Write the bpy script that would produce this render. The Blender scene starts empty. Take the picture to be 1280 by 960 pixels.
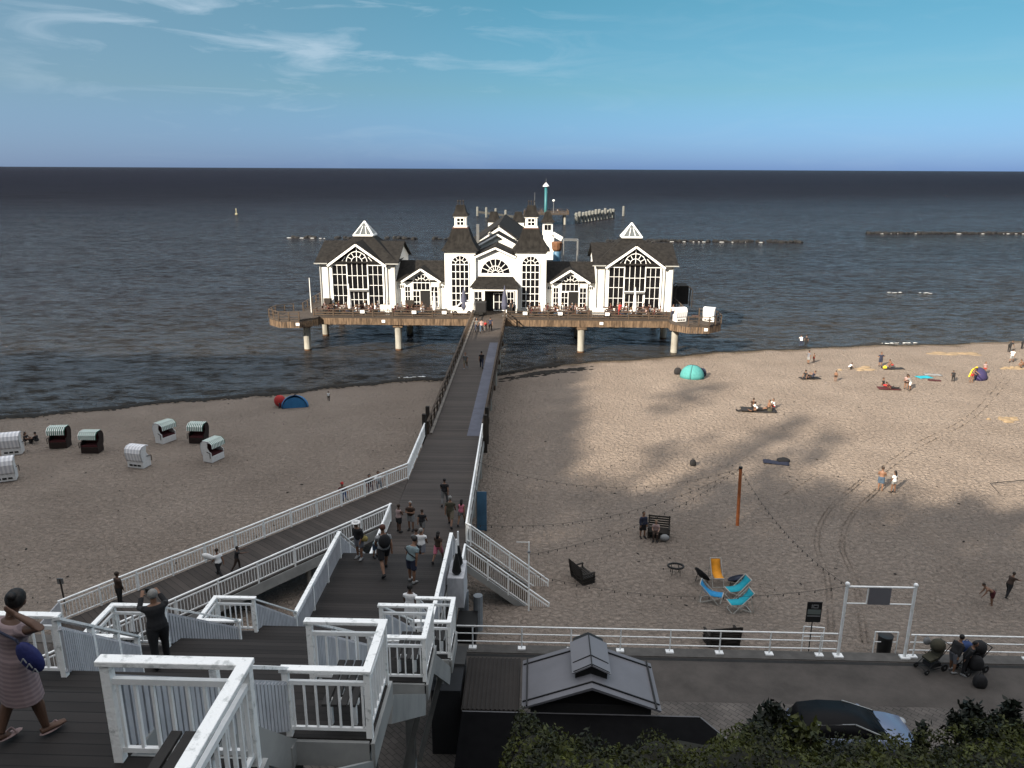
import bpy, math, random
from mathutils import Vector, Matrix
R = math.radians
rnd = random.Random(7)
sc = bpy.context.scene
COL = sc.collection

# ------------------------------------------------------------------ camera
CZ = 23.0
F = 961.0
PITCH = math.atan(269 / 961)
cam_d = bpy.data.cameras.new("camera")
cam = bpy.data.objects.new("camera", cam_d)
COL.objects.link(cam)
CR = Matrix.Rotation(R(1.67), 4, 'Z') @ Matrix.Rotation(R(90) - PITCH, 4, 'X') @ Matrix.Rotation(R(.27), 4, 'Z')
cam.matrix_world = Matrix.Translation((0, 0, CZ)) @ CR
cam_d.sensor_width = 36
cam_d.lens = 36 * F / 1280
cam_d.clip_start = .1
cam_d.clip_end = 120000
sc.camera = cam
sc.render.resolution_x, sc.render.resolution_y = 1024, 768

# ------------------------------------------------------------------ light
SUN_EL, SUN_AZ = R(28), R(40)          # light travels towards azimuth 40 deg right of +Y
SUN_DIR = Vector((math.sin(SUN_AZ) * math.cos(SUN_EL), math.cos(SUN_AZ) * math.cos(SUN_EL), -math.sin(SUN_EL)))
world = bpy.data.worlds.new("World")
sc.world = world
world.use_nodes = True
wn, wl = world.node_tree.nodes, world.node_tree.links
bg = wn['Background']
sky = wn.new('ShaderNodeTexSky')
sky.sky_type = 'NISHITA'
sky.sun_disc = False
sky.sun_elevation = SUN_EL
sky.sun_rotation = R(220)
sky.altitude = 20
sky.air_density = 1.0
sky.dust_density = .6
sky.ozone_density = 2.5
bg.inputs['Strength'].default_value = .075
SKY_TOP, SKY_MID, SKY_LOW = (.25, .50, .47, 1), (.26, .42, .50, 1), (.215, .36, .84, 1)
tcw = wn.new('ShaderNodeTexCoord')
sepw = wn.new('ShaderNodeSeparateXYZ'); wl.new(tcw.outputs['Generated'], sepw.inputs[0])
rampw = wn.new('ShaderNodeValToRGB'); wl.new(sepw.outputs['Z'], rampw.inputs[0])
e = rampw.color_ramp.elements
e[0].position = 0.0; e[0].color = SKY_LOW
e[1].position = .22; e[1].color = SKY_TOP
m_ = rampw.color_ramp.elements.new(.09); m_.color = SKY_MID
mulw = wn.new('ShaderNodeMixRGB'); mulw.blend_type = 'MULTIPLY'; mulw.inputs[0].default_value = 1
wl.new(sky.outputs[0], mulw.inputs[1]); wl.new(rampw.outputs[0], mulw.inputs[2])
# thin wispy cirrus in the air above the sea
mapw = wn.new('ShaderNodeMapping'); wl.new(tcw.outputs['Generated'], mapw.inputs[0])
mapw.inputs['Rotation'].default_value = (R(0), R(-9), R(0)); mapw.inputs['Scale'].default_value = (3.2, 3.2, 17)
nzw = wn.new('ShaderNodeTexNoise'); wl.new(mapw.outputs[0], nzw.inputs[0])
nzw.inputs['Scale'].default_value = 2.1; nzw.inputs['Detail'].default_value = 9; nzw.inputs['Roughness'].default_value = .58; nzw.inputs['Distortion'].default_value = .7
rc = wn.new('ShaderNodeValToRGB'); wl.new(nzw.outputs[0], rc.inputs[0])
rc.color_ramp.elements[0].position = .515; rc.color_ramp.elements[1].position = .70
# the cirrus bank sits left of the pier, fairly high
mk = wn.new('ShaderNodeVectorMath'); mk.operation = 'DISTANCE'
mp2 = wn.new('ShaderNodeMapping'); wl.new(tcw.outputs['Generated'], mp2.inputs[0]); mp2.inputs['Scale'].default_value = (1, 1, 3.0)
wl.new(mp2.outputs[0], mk.inputs[0]); mk.inputs[1].default_value = (-.30, .94, .165 * 3)
mr = wn.new('ShaderNodeMapRange'); wl.new(mk.outputs['Value'], mr.inputs[0])
mr.inputs[1].default_value = .42; mr.inputs[2].default_value = .12; mr.inputs[3].default_value = .10; mr.inputs[4].default_value = 1
mm = wn.new('ShaderNodeMath'); mm.operation = 'MULTIPLY'; wl.new(rc.outputs[0], mm.inputs[0]); wl.new(mr.outputs[0], mm.inputs[1])
mm2 = wn.new('ShaderNodeMath'); mm2.operation = 'MULTIPLY'; wl.new(mm.outputs[0], mm2.inputs[0]); mm2.inputs[1].default_value = .68
mixw = wn.new('ShaderNodeMixRGB'); wl.new(mm2.outputs[0], mixw.inputs[0]); wl.new(mulw.outputs[0], mixw.inputs[1])
mixw.inputs[2].default_value = (3.0, 3.9, 4.6, 1)
lfx = wn.new('ShaderNodeMapRange'); wl.new(sepw.outputs['X'], lfx.inputs[0]); lfx.inputs[1].default_value = -.02; lfx.inputs[2].default_value = -.62; lfx.inputs[3].default_value = 0; lfx.inputs[4].default_value = .42
mixl = wn.new('ShaderNodeMixRGB'); wl.new(lfx.outputs[0], mixl.inputs[0]); wl.new(mixw.outputs[0], mixl.inputs[1]); mixl.inputs[2].default_value = (2.0, 2.55, 3.3, 1); mixw = mixl
# invented bright white sky overhead, out of view, added to lift the shade
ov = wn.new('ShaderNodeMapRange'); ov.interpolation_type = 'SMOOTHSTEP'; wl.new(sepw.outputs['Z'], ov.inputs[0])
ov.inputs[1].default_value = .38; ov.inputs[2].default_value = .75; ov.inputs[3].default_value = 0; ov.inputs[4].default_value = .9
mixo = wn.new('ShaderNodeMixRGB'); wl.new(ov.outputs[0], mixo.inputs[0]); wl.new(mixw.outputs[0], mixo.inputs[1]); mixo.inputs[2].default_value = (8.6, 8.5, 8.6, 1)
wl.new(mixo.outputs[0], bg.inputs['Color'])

sun_d = bpy.data.lights.new("sun", 'SUN')
sun = bpy.data.objects.new("sun", sun_d); COL.objects.link(sun)
sun_d.energy = 5.0
sun_d.angle = R(.55)
sun_d.color = (1, .87, .70)
sun.rotation_euler = SUN_DIR.to_track_quat('-Z', 'Y').to_euler()
sun.location = (0, 0, 60)
sc.view_settings.view_transform = 'Standard'
sc.view_settings.look = 'None'
sc.view_settings.exposure = 1.25
sc.view_settings.gamma = 1
sc.cycles.use_denoising = True
sc.cycles.max_bounces = 6

# ------------------------------------------------------------------ helpers
def ray(px, py):
    return (CR.to_3x3() @ Vector(((px - 640) / F, (480 - py) / F, -1)))
def at_z(px, py, z):
    v = ray(px, py); t = (z - CZ) / v.z
    return Vector((v.x * t, v.y * t, z))
def at_y(px, py, y):
    v = ray(px, py); t = y / v.y
    return Vector((v.x * t, y, CZ + v.z * t))

WOFF = {}
def props(o, label=None, cat=None, group=None, kind=None):
    if label: o['label'] = label
    if cat: o['category'] = cat
    if group: o['group'] = group
    if kind: o['kind'] = kind
    return o
def thing(name, label, cat, loc=(0, 0, 0), group=None, rz=0):
    o = bpy.data.objects.new(name, None); COL.objects.link(o)
    o.location = loc; o.rotation_euler.z = rz; o.empty_display_size = .2
    WOFF[o] = Vector(loc)
    return props(o, label, cat, group)
def kids(o):
    return [c for c in ALLK.get(o, [])]
ALLK = {}
def link_child(c, p):
    c.parent = p; ALLK.setdefault(p, []).append(c)
def copy_tree(o, parent=None):
    c = o.copy(); COL.objects.link(c)
    if parent: link_child(c, parent)
    for k in kids(o): copy_tree(k, c)
    return c
def clone(o, loc, rz=0, label=None, group=None, scale=None):
    c = copy_tree(o); c.location = loc; c.rotation_euler.z = rz
    if label: c['label'] = label
    if group: c['group'] = group
    if scale: c.scale = (scale,) * 3
    return c

class MB:
    def __init__(s): s.v, s.f, s.m = [], [], []
    def add(s, vs, fs, mi=0):
        n = len(s.v); s.v += [Vector(v) for v in vs]
        for f in fs: s.f.append([n + i for i in f]); s.m.append(mi)
        return s
    def box(s, x0, x1, y0, y1, z0, z1, mi=0):
        return s.add([(x0, y0, z0), (x1, y0, z0), (x1, y1, z0), (x0, y1, z0), (x0, y0, z1), (x1, y0, z1), (x1, y1, z1), (x0, y1, z1)],
                     [(0, 3, 2, 1), (4, 5, 6, 7), (0, 1, 5, 4), (1, 2, 6, 5), (2, 3, 7, 6), (3, 0, 4, 7)], mi)
    def bar(s, p0, p1, w, h, mi=0, up=(0, 0, 1), ext=0):
        p0, p1 = Vector(p0), Vector(p1); d = (p1 - p0).normalized(); up = Vector(up)
        if abs(d.dot(up)) > .99: up = Vector((0, 1, 0))
        a = d.cross(up).normalized() * (w / 2); b = a.cross(d).normalized() * (h / 2)
        p0 = p0 - d * ext; p1 = p1 + d * ext
        vs = [p0 - a - b, p0 + a - b, p0 + a + b, p0 - a + b, p1 - a - b, p1 + a - b, p1 + a + b, p1 - a + b]
        return s.add(vs, [(0, 1, 2, 3), (7, 6, 5, 4), (0, 4, 5, 1), (1, 5, 6, 2), (2, 6, 7, 3), (3, 7, 4, 0)], mi)
    def tube(s, p0, p1, r0, r1=None, n=8, mi=0, cap=True):
        p0, p1 = Vector(p0), Vector(p1); r1 = r0 if r1 is None else r1
        d = (p1 - p0).normalized(); up = Vector((0, 0, 1)) if abs(d.z) < .9 else Vector((1, 0, 0))
        a = d.cross(up).normalized(); b = a.cross(d)
        vs = []
        for p, r in ((p0, r0), (p1, r1)):
            for i in range(n):
                t = 2 * math.pi * i / n; vs.append(p + a * (r * math.cos(t)) + b * (r * math.sin(t)))
        fs = [(i, (i + 1) % n, n + (i + 1) % n, n + i) for i in range(n)]
        if cap: fs += [tuple(range(n - 1, -1, -1)), tuple(range(n, 2 * n))]
        return s.add(vs, fs, mi)
    def path(s, pts, r, n=6, mi=0):
        for a, b in zip(pts, pts[1:]): s.tube(a, b, r, None, n, mi)
        return s
    def ell(s, c, r, n=10, m=7, mi=0, rot=None):
        c = Vector(c); vs = [Vector((0, 0, -1))]
        for j in range(1, m):
            ph = math.pi * j / m - math.pi / 2
            for i in range(n):
                t = 2 * math.pi * i / n; vs.append(Vector((math.cos(ph) * math.cos(t), math.cos(ph) * math.sin(t), math.sin(ph))))
        vs.append(Vector((0, 0, 1)))
        vs = [Vector((v.x * r[0], v.y * r[1], v.z * r[2])) for v in vs]
        if rot is not None: vs = [rot @ v for v in vs]
        fs = [(0, 1 + (i + 1) % n, 1 + i) for i in range(n)]
        for j in range(m - 2):
            a = 1 + j * n
            fs += [(a + i, a + (i + 1) % n, a + n + (i + 1) % n, a + n + i) for i in range(n)]
        L = len(vs) - 1; a = 1 + (m - 2) * n
        fs += [(L, a + i, a + (i + 1) % n) for i in range(n)]
        return s.add([v + c for v in vs], fs, mi)
    def prism(s, pts, vec, mi=0):
        vec = Vector(vec); n = len(pts); pts = [Vector(p) for p in pts]
        return s.add(pts + [p + vec for p in pts], [tuple(range(n - 1, -1, -1)), tuple(range(n, 2 * n))] +
                     [(i, (i + 1) % n, n + (i + 1) % n, n + i) for i in range(n)], mi)
    def lathe(s, c, prof, n=12, mi=0):
        c = Vector(c); vs = []
        for r, z in prof:
            for i in range(n):
                t = 2 * math.pi * i / n; vs.append(c + Vector((r * math.cos(t), r * math.sin(t), z)))
        fs = []
        for j in range(len(prof) - 1):
            fs += [(j * n + i, j * n + (i + 1) % n, (j + 1) * n + (i + 1) % n, (j + 1) * n + i) for i in range(n)]
        fs += [tuple(range(n - 1, -1, -1)), tuple(range((len(prof) - 1) * n, len(prof) * n))]
        return s.add(vs, fs, mi)
    def loft(s, rings, mi=0, cap=True):
        n = len(rings[0]); vs = [v for r in rings for v in r]; fs = []
        for j in range(len(rings) - 1):
            fs += [(j * n + i, j * n + (i + 1) % n, (j + 1) * n + (i + 1) % n, (j + 1) * n + i) for i in range(n)]
        if cap: fs += [tuple(range(n - 1, -1, -1)), tuple(range((len(rings) - 1) * n, len(rings) * n))]
        return s.add(vs, fs, mi)
    def xf(s, M):
        s.v = [M @ v for v in s.v]; return s
    def build(s, name, mats, parent=None, smooth=False, local=False, bevel=0, **tg):
        me = bpy.data.meshes.new(name)
        o = bpy.data.objects.new(name, me); COL.objects.link(o)
        off = Vector((0, 0, 0))
        if parent is not None:
            link_child(o, parent); off = WOFF[parent]
            WOFF[o] = Vector((0, 0, 0)) if local else off
        vs = s.v if (local or parent is None) else [v - off for v in s.v]
        if parent is None and not local:
            c = sum(s.v, Vector()) / max(1, len(s.v)); c.z = min(v.z for v in s.v)
            if tg.get('kind') == 'structure': c = Vector((0, 0, 0))
            o.location = c; vs = [v - c for v in s.v]; WOFF[o] = Vector(c)
        me.from_pydata([tuple(v) for v in vs], [], s.f)
        if not isinstance(mats, (list, tuple)): mats = [mats]
        for m in mats: me.materials.append(m)
        me.polygons.foreach_set('material_index', s.m)
        if smooth: me.polygons.foreach_set('use_smooth', [True] * len(s.f))
        me.update()
        if bevel:
            b = o.modifiers.new('bevel', 'BEVEL'); b.width = bevel; b.segments = 2; b.limit_method = 'ANGLE'
        return props(o, tg.get('label'), tg.get('cat'), tg.get('group'), tg.get('kind'))

# ------------------------------------------------------------------ materials
MC = {}
KEEP = {'white_paint', 'worn_white_rail', 'grey_white_slats', 'white_render', 'slate_blue_sheet_roof', 'skylight_sheet', 'white_wicker', 'foam', 'orange_brown_post', 'white_cloth', 'turq_cloth', 'orange_cloth', 'sky_cloth', 'white_van_paint', 'red_cloth', 'pink_cloth', 'bluetent_cloth', 'brightyellow_cloth', 'black_cloth', 'navy_cloth', 'blank_grey_panel'}
def mat(name, col, rough=.7, var=.25, scale=3.0, bump=0, bscale=None, metal=0, spec=.4, col2=None, emit=None, stretch=None, thr=(.35, .65)):
    if name in MC: return MC[name]
    if name not in KEEP: col = tuple(c * .6 for c in col); col2 = tuple(c * .6 for c in col2) if col2 else None
    m = bpy.data.materials.new(name); m.use_nodes = True
    n, l = m.node_tree.nodes, m.node_tree.links; b = n['Principled BSDF']
    b.inputs['Roughness'].default_value = rough; b.inputs['Metallic'].default_value = metal; b.inputs['Specular IOR Level'].default_value = spec
    geo = n.new('ShaderNodeTexCoord')
    vec = geo.outputs['Object']
    if stretch:
        mp = n.new('ShaderNodeMapping'); l.new(vec, mp.inputs[0]); mp.inputs['Scale'].default_value = stretch; vec = mp.outputs[0]
    nz = n.new('ShaderNodeTexNoise'); l.new(vec, nz.inputs[0]); nz.inputs['Scale'].default_value = scale; nz.inputs['Detail'].default_value = 5; nz.inputs['Roughness'].default_value = .62
    rp = n.new('ShaderNodeValToRGB'); l.new(nz.outputs[0], rp.inputs[0])
    c2 = col2 if col2 else tuple(c * (1 - var) for c in col)
    rp.color_ramp.elements[0].position = thr[0]; rp.color_ramp.elements[0].color = (*c2, 1)
    rp.color_ramp.elements[1].position = thr[1]; rp.color_ramp.elements[1].color = (*col, 1)
    l.new(rp.outputs[0], b.inputs['Base Color'])
    if bump:
        nb = n.new('ShaderNodeTexNoise'); l.new(vec, nb.inputs[0]); nb.inputs['Scale'].default_value = bscale or scale * 6; nb.inputs['Detail'].default_value = 4
        bp = n.new('ShaderNodeBump'); bp.inputs['Strength'].default_value = bump; bp.inputs['Distance'].default_value = .02
        l.new(nb.outputs[0], bp.inputs['Height']); l.new(bp.outputs[0], b.inputs['Normal'])
    MC[name] = m
    return m
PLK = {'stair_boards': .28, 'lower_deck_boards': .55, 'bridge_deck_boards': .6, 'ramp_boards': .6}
def planks(name, col, width, ang=0, gap=.07, rough=.75, var=.35, wet=0):
    """boards running across the direction `ang` (0: boards run along X, stacked in Y), world position"""
    if name in MC: return MC[name]
    m = bpy.data.materials.new(name); m.use_nodes = True
    n, l = m.node_tree.nodes, m.node_tree.links; b = n['Principled BSDF']; b.inputs['Roughness'].default_value = rough
    b.inputs['Specular IOR Level'].default_value = .3
    geo = n.new('ShaderNodeNewGeometry'); mp = n.new('ShaderNodeMapping'); l.new(geo.outputs['Position'], mp.inputs[0]); mp.inputs['Rotation'].default_value = (0, 0, ang)
    sp = n.new('ShaderNodeSeparateXYZ'); l.new(mp.outputs[0], sp.inputs[0])
    dv = n.new('ShaderNodeMath'); dv.operation = 'DIVIDE'; l.new(sp.outputs['Y'], dv.inputs[0]); dv.inputs[1].default_value = width
    fl = n.new('ShaderNodeMath'); fl.operation = 'FLOOR'; l.new(dv.outputs[0], fl.inputs[0])
    fr = n.new('ShaderNodeMath'); fr.operation = 'FRACT'; l.new(dv.outputs[0], fr.inputs[0])
    wn_ = n.new('ShaderNodeTexWhiteNoise'); wn_.noise_dimensions = '1D'; l.new(fl.outputs[0], wn_.inputs['W'])
    mpn = n.new('ShaderNodeMapping'); l.new(mp.outputs[0], mpn.inputs[0]); mpn.inputs['Scale'].default_value = (.6, 6, 1)
    nz = n.new('ShaderNodeTexNoise'); l.new(mpn.outputs[0], nz.inputs[0]); nz.inputs['Scale'].default_value = 1.5; nz.inputs['Detail'].default_value = 6
    nz2 = n.new('ShaderNodeTexNoise'); l.new(geo.outputs['Position'], nz2.inputs[0]); nz2.inputs['Scale'].default_value = .45; nz2.inputs['Detail'].default_value = 5
    ad = n.new('ShaderNodeMath'); ad.operation = 'ADD'; l.new(wn_.outputs[0], ad.inputs[0]); l.new(nz.outputs[0], ad.inputs[1])
    ad2 = n.new('ShaderNodeMath'); ad2.operation = 'ADD'; l.new(ad.outputs[0], ad2.inputs[0]); l.new(nz2.outputs[0], ad2.inputs[1])
    mr_ = n.new('ShaderNodeMapRange'); l.new(ad2.outputs[0], mr_.inputs[0]); mr_.inputs[1].default_value = .6; mr_.inputs[2].default_value = 2.1
    mr_.inputs[3].default_value = 1 - var; mr_.inputs[4].default_value = 1 + var
    ls = n.new('ShaderNodeMath'); ls.operation = 'GREATER_THAN'; l.new(fr.outputs[0], ls.inputs[0]); ls.inputs[1].default_value = gap
    ga = n.new('ShaderNodeMapRange'); l.new(ls.outputs[0], ga.inputs[0]); ga.inputs[3].default_value = .3; ga.inputs[4].default_value = 1
    mu = n.new('ShaderNodeMath'); mu.operation = 'MULTIPLY'; l.new(mr_.outputs[0], mu.inputs[0]); l.new(ga.outputs[0], mu.inputs[1])
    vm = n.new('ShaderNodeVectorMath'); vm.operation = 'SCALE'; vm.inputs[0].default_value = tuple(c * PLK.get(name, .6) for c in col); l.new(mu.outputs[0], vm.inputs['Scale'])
    l.new(vm.outputs[0], b.inputs['Base Color'])
    bp = n.new('ShaderNodeBump'); bp.inputs['Strength'].default_value = .6; bp.inputs['Distance'].default_value = .01; l.new(ls.outputs[0], bp.inputs['Height']); l.new(bp.outputs[0], b.inputs['Normal'])
    MC[name] = m; return m

WHITE = mat('white_paint', (.86, .87, .87), .45, .0, 2.0, .15, 14, col2=(.70, .72, .72), thr=(.3, .5))
RAILW = mat('worn_white_rail', (.93, .94, .93), .4, 0, 9.0, .4, 30, col2=(.56, .58, .57), thr=(.33, .46))
SLATW = mat('grey_white_slats', (.50, .51, .54), .6, 0, 2.0, .2, 12, col2=(.36, .37, .40), thr=(.3, .6), stretch=(3, 3, 1))
PLASTER = mat('white_render', (.72, .72, .70), .8, 0, .5, .1, 4, col2=(.64, .64, .62), thr=(.25, .5))
GLASS = mat('dark_window_glass', (.012, .013, .016), .12, .4, .6, spec=.5)
ROOF = mat('dark_roof', (.034, .032, .030), .85, 0, .5, .3, 3, col2=(.013, .012, .012), spec=.15, stretch=(5, 5, .7))
ROOFRED = mat('red_brown_roof', (.13, .055, .04), .8, .4, 1.0)
BROWNW = mat('brown_weathered_wood', (.12, .085, .06), .85, .5, 1.2, .3, 10)
DARKW = mat('dark_brown_wood', (.045, .036, .030), .85, .4, 2.0, .3, 10)
TANW = mat('tan_weathered_boards', (.27, .185, .12), .85, 0, 1.3, .3, 8, col2=(.075, .05, .032), stretch=(3, 3, .6))
BLACK = mat('black_paint', (.012, .012, .013), .6, .3, 3)
METAL = mat('grey_metal', (.35, .36, .37), .45, .2, 3, metal=.6)
CONC = mat('pillar_concrete', (.50, .50, .46), .85, 0, .8, .3, 6, col2=(.30, .29, .26), stretch=(1, 1, .4))
RUST = mat('rusty_steel', (.20, .075, .04), .9, .5, 2.0, .3)
TEAL = mat('teal_steel', (.04, .22, .26), .5, .2, 1)
BLUEP = mat('blue_paint', (.10, .25, .42), .5, .3, 1)
PALE = mat('pale_grey_steel', (.52, .53, .52), .6, 0, .9, .1, col2=(.34, .35, .35), thr=(.3, .6))

# ------------------------------------------------------------------ sea
def sea_mat():
    m = bpy.data.materials.new('sea_water'); m.use_nodes = True
    n, l = m.node_tree.nodes, m.node_tree.links; n.remove(n['Principled BSDF']); out = n['Material Output']
    df = n.new('ShaderNodeBsdfDiffuse'); gl = n.new('ShaderNodeBsdfGlossy'); gl.inputs['Roughness'].default_value = .10; gl.inputs['Color'].default_value = (1, .92, .84, 1)
    mixs = n.new('ShaderNodeMixShader'); l.new(df.outputs[0], mixs.inputs[1]); l.new(gl.outputs[0], mixs.inputs[2]); l.new(mixs.outputs[0], out.inputs['Surface'])
    geo = n.new('ShaderNodeNewGeometry')
    def noise(scale, st, det, rot=0, dist=0.):
        mp = n.new('ShaderNodeMapping'); l.new(geo.outputs['Position'], mp.inputs[0]); mp.inputs['Scale'].default_value = st; mp.inputs['Rotation'].default_value = (0, 0, rot)
        z = n.new('ShaderNodeTexNoise'); l.new(mp.outputs[0], z.inputs[0]); z.inputs['Scale'].default_value = scale; z.inputs['Detail'].default_value = det; z.inputs['Roughness'].default_value = .62; z.inputs['Distortion'].default_value = dist
        return z
    a = noise(.20, (.5, 1.3, 1), 7, R(-14), .5); c = noise(1.1, (.6, 1.3, 1), 5, R(10), .4); d = noise(.03, (.4, 1.6, 1), 4, R(-6))
    b1 = n.new('ShaderNodeBump'); b1.inputs['Strength'].default_value = 1; b1.inputs['Distance'].default_value = 5.0; l.new(a.outputs[0], b1.inputs['Height'])
    b2 = n.new('ShaderNodeBump'); b2.inputs['Strength'].default_value = 1; b2.inputs['Distance'].default_value = 1.8; l.new(c.outputs[0], b2.inputs['Height']); l.new(b1.outputs[0], b2.inputs['Normal'])
    e3 = noise(3.2, (.5, 1.3, 1), 3, R(-5), .3)
    b3 = n.new('ShaderNodeBump'); b3.inputs['Strength'].default_value = 1; b3.inputs['Distance'].default_value = .3; l.new(e3.outputs[0], b3.inputs['Height']); l.new(b2.outputs[0], b3.inputs['Normal']); b2 = b3
    l.new(b2.outputs[0], gl.inputs['Normal']); l.new(b2.outputs[0], df.inputs['Normal'])
    # rough open water reflects only a small share of the low sky
    fr = n.new('ShaderNodeFresnel'); fr.inputs['IOR'].default_value = 1.33; l.new(b2.outputs[0], fr.inputs['Normal'])
    sp = n.new('ShaderNodeSeparateXYZ'); l.new(geo.outputs['Position'], sp.inputs[0])
    k = n.new('ShaderNodeMath'); k.operation = 'MULTIPLY_ADD'; l.new(sp.outputs['X'], k.inputs[0]); k.inputs[1].default_value = -.33; l.new(sp.outputs['Y'], k.inputs[2])
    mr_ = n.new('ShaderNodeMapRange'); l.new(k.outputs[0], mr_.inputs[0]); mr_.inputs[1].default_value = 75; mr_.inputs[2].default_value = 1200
    gf = n.new('ShaderNodeMapRange'); gf.interpolation_type = 'SMOOTHERSTEP'; l.new(k.outputs[0], gf.inputs[0]); gf.inputs[1].default_value = 40; gf.inputs[2].default_value = 850; gf.inputs[3].default_value = .98; gf.inputs[4].default_value = .19
    fq = n.new('ShaderNodeMath'); fq.operation = 'MULTIPLY'; l.new(fr.outputs[0], fq.inputs[0]); l.new(gf.outputs[0], fq.inputs[1]); 
    acc = None
    for sc_, wt, st_, ro in ((1.3, 1.2, (.6, 1.3, 1), R(-10)), (.5, 1.5, (.6, 1.3, 1), R(-14)), (.15, .6, (.5, 1.4, 1), R(-8)), (.03, .2, (.4, 1.5, 1), R(-4))):
        z_ = noise(sc_, st_, 3, ro, .4); q_ = n.new('ShaderNodeMath'); q_.operation = 'MULTIPLY_ADD'; l.new(z_.outputs[0], q_.inputs[0]); q_.inputs[1].default_value = wt
        if acc is None: q_.inputs[2].default_value = 0
        else: l.new(acc.outputs[0], q_.inputs[2])
        acc = q_
    wm = n.new('ShaderNodeMapRange'); l.new(acc.outputs[0], wm.inputs[0]); wm.inputs[1].default_value = 1.47; wm.inputs[2].default_value = 2.03; wm.inputs[3].default_value = .15; wm.inputs[4].default_value = 2.15
    fq2 = n.new('ShaderNodeMath'); fq2.operation = 'MULTIPLY'; l.new(fq.outputs[0], fq2.inputs[0]); l.new(wm.outputs[0], fq2.inputs[1]); l.new(fq2.outputs[0], mixs.inputs[0])
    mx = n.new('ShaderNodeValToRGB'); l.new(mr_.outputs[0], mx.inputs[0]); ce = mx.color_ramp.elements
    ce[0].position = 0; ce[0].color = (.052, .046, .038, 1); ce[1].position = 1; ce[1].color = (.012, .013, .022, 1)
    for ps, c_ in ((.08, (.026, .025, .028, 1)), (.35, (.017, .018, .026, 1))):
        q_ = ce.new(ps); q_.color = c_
    rp = n.new('ShaderNodeMapRange'); l.new(d.outputs[0], rp.inputs[0]); rp.inputs[1].default_value = .3; rp.inputs[2].default_value = .7; rp.inputs[3].default_value = .8; rp.inputs[4].default_value = 1.2
    vm = n.new('ShaderNodeVectorMath'); vm.operation = 'SCALE'; l.new(mx.outputs[0], vm.inputs[0]); l.new(rp.outputs[0], vm.inputs['Scale'])
    l.new(vm.outputs[0], df.inputs['Color'])
    return m
SEA = sea_mat()
s_ = MB(); s_.add([(-90000, -500, 0), (90000, -500, 0), (90000, 90000, 0), (-90000, 90000, 0)], [(0, 1, 2, 3)])
s_.build('sea', SEA, kind='structure')

# ------------------------------------------------------------------ beach
SH = [(-120, 47), (-80, 58), (-50.99, 68.5), (-41.3, 72.3), (-30.7, 76.2), (-21.7, 80.6), (-12.4, 83.7), (-4.4, 86.9), (3.2, 91.1), (18.8, 96.9), (35.7, 101.9), (50.7, 104.6), (68.6, 107.5), (120, 114), (200, 120)]
def shore(x):
    for (a, b), (c, d) in zip(SH, SH[1:]):
        if x <= c: t = max(0, (x - a) / (c - a)); break
    else: t = 1
    y = b + (d - b) * t
    return y + .35 * math.sin(x * .31) + .22 * math.sin(x * .83 + 1) + .12 * math.sin(x * 1.9)
def sand_z(x, y):
    t = shore(x) - y
    z = .075 * t if t < 0 else 1.22 * (1 - math.exp(-t / 17)) + .0 * t
    if y < 36: z += (36 - y) / 6.3 * 1.0
    return z
def on_sand(px, py):
    z = 1.0
    for _ in range(8):
        p = at_z(px, py, z); z = sand_z(p.x, p.y)
    return Vector((p.x, p.y, z))
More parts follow.
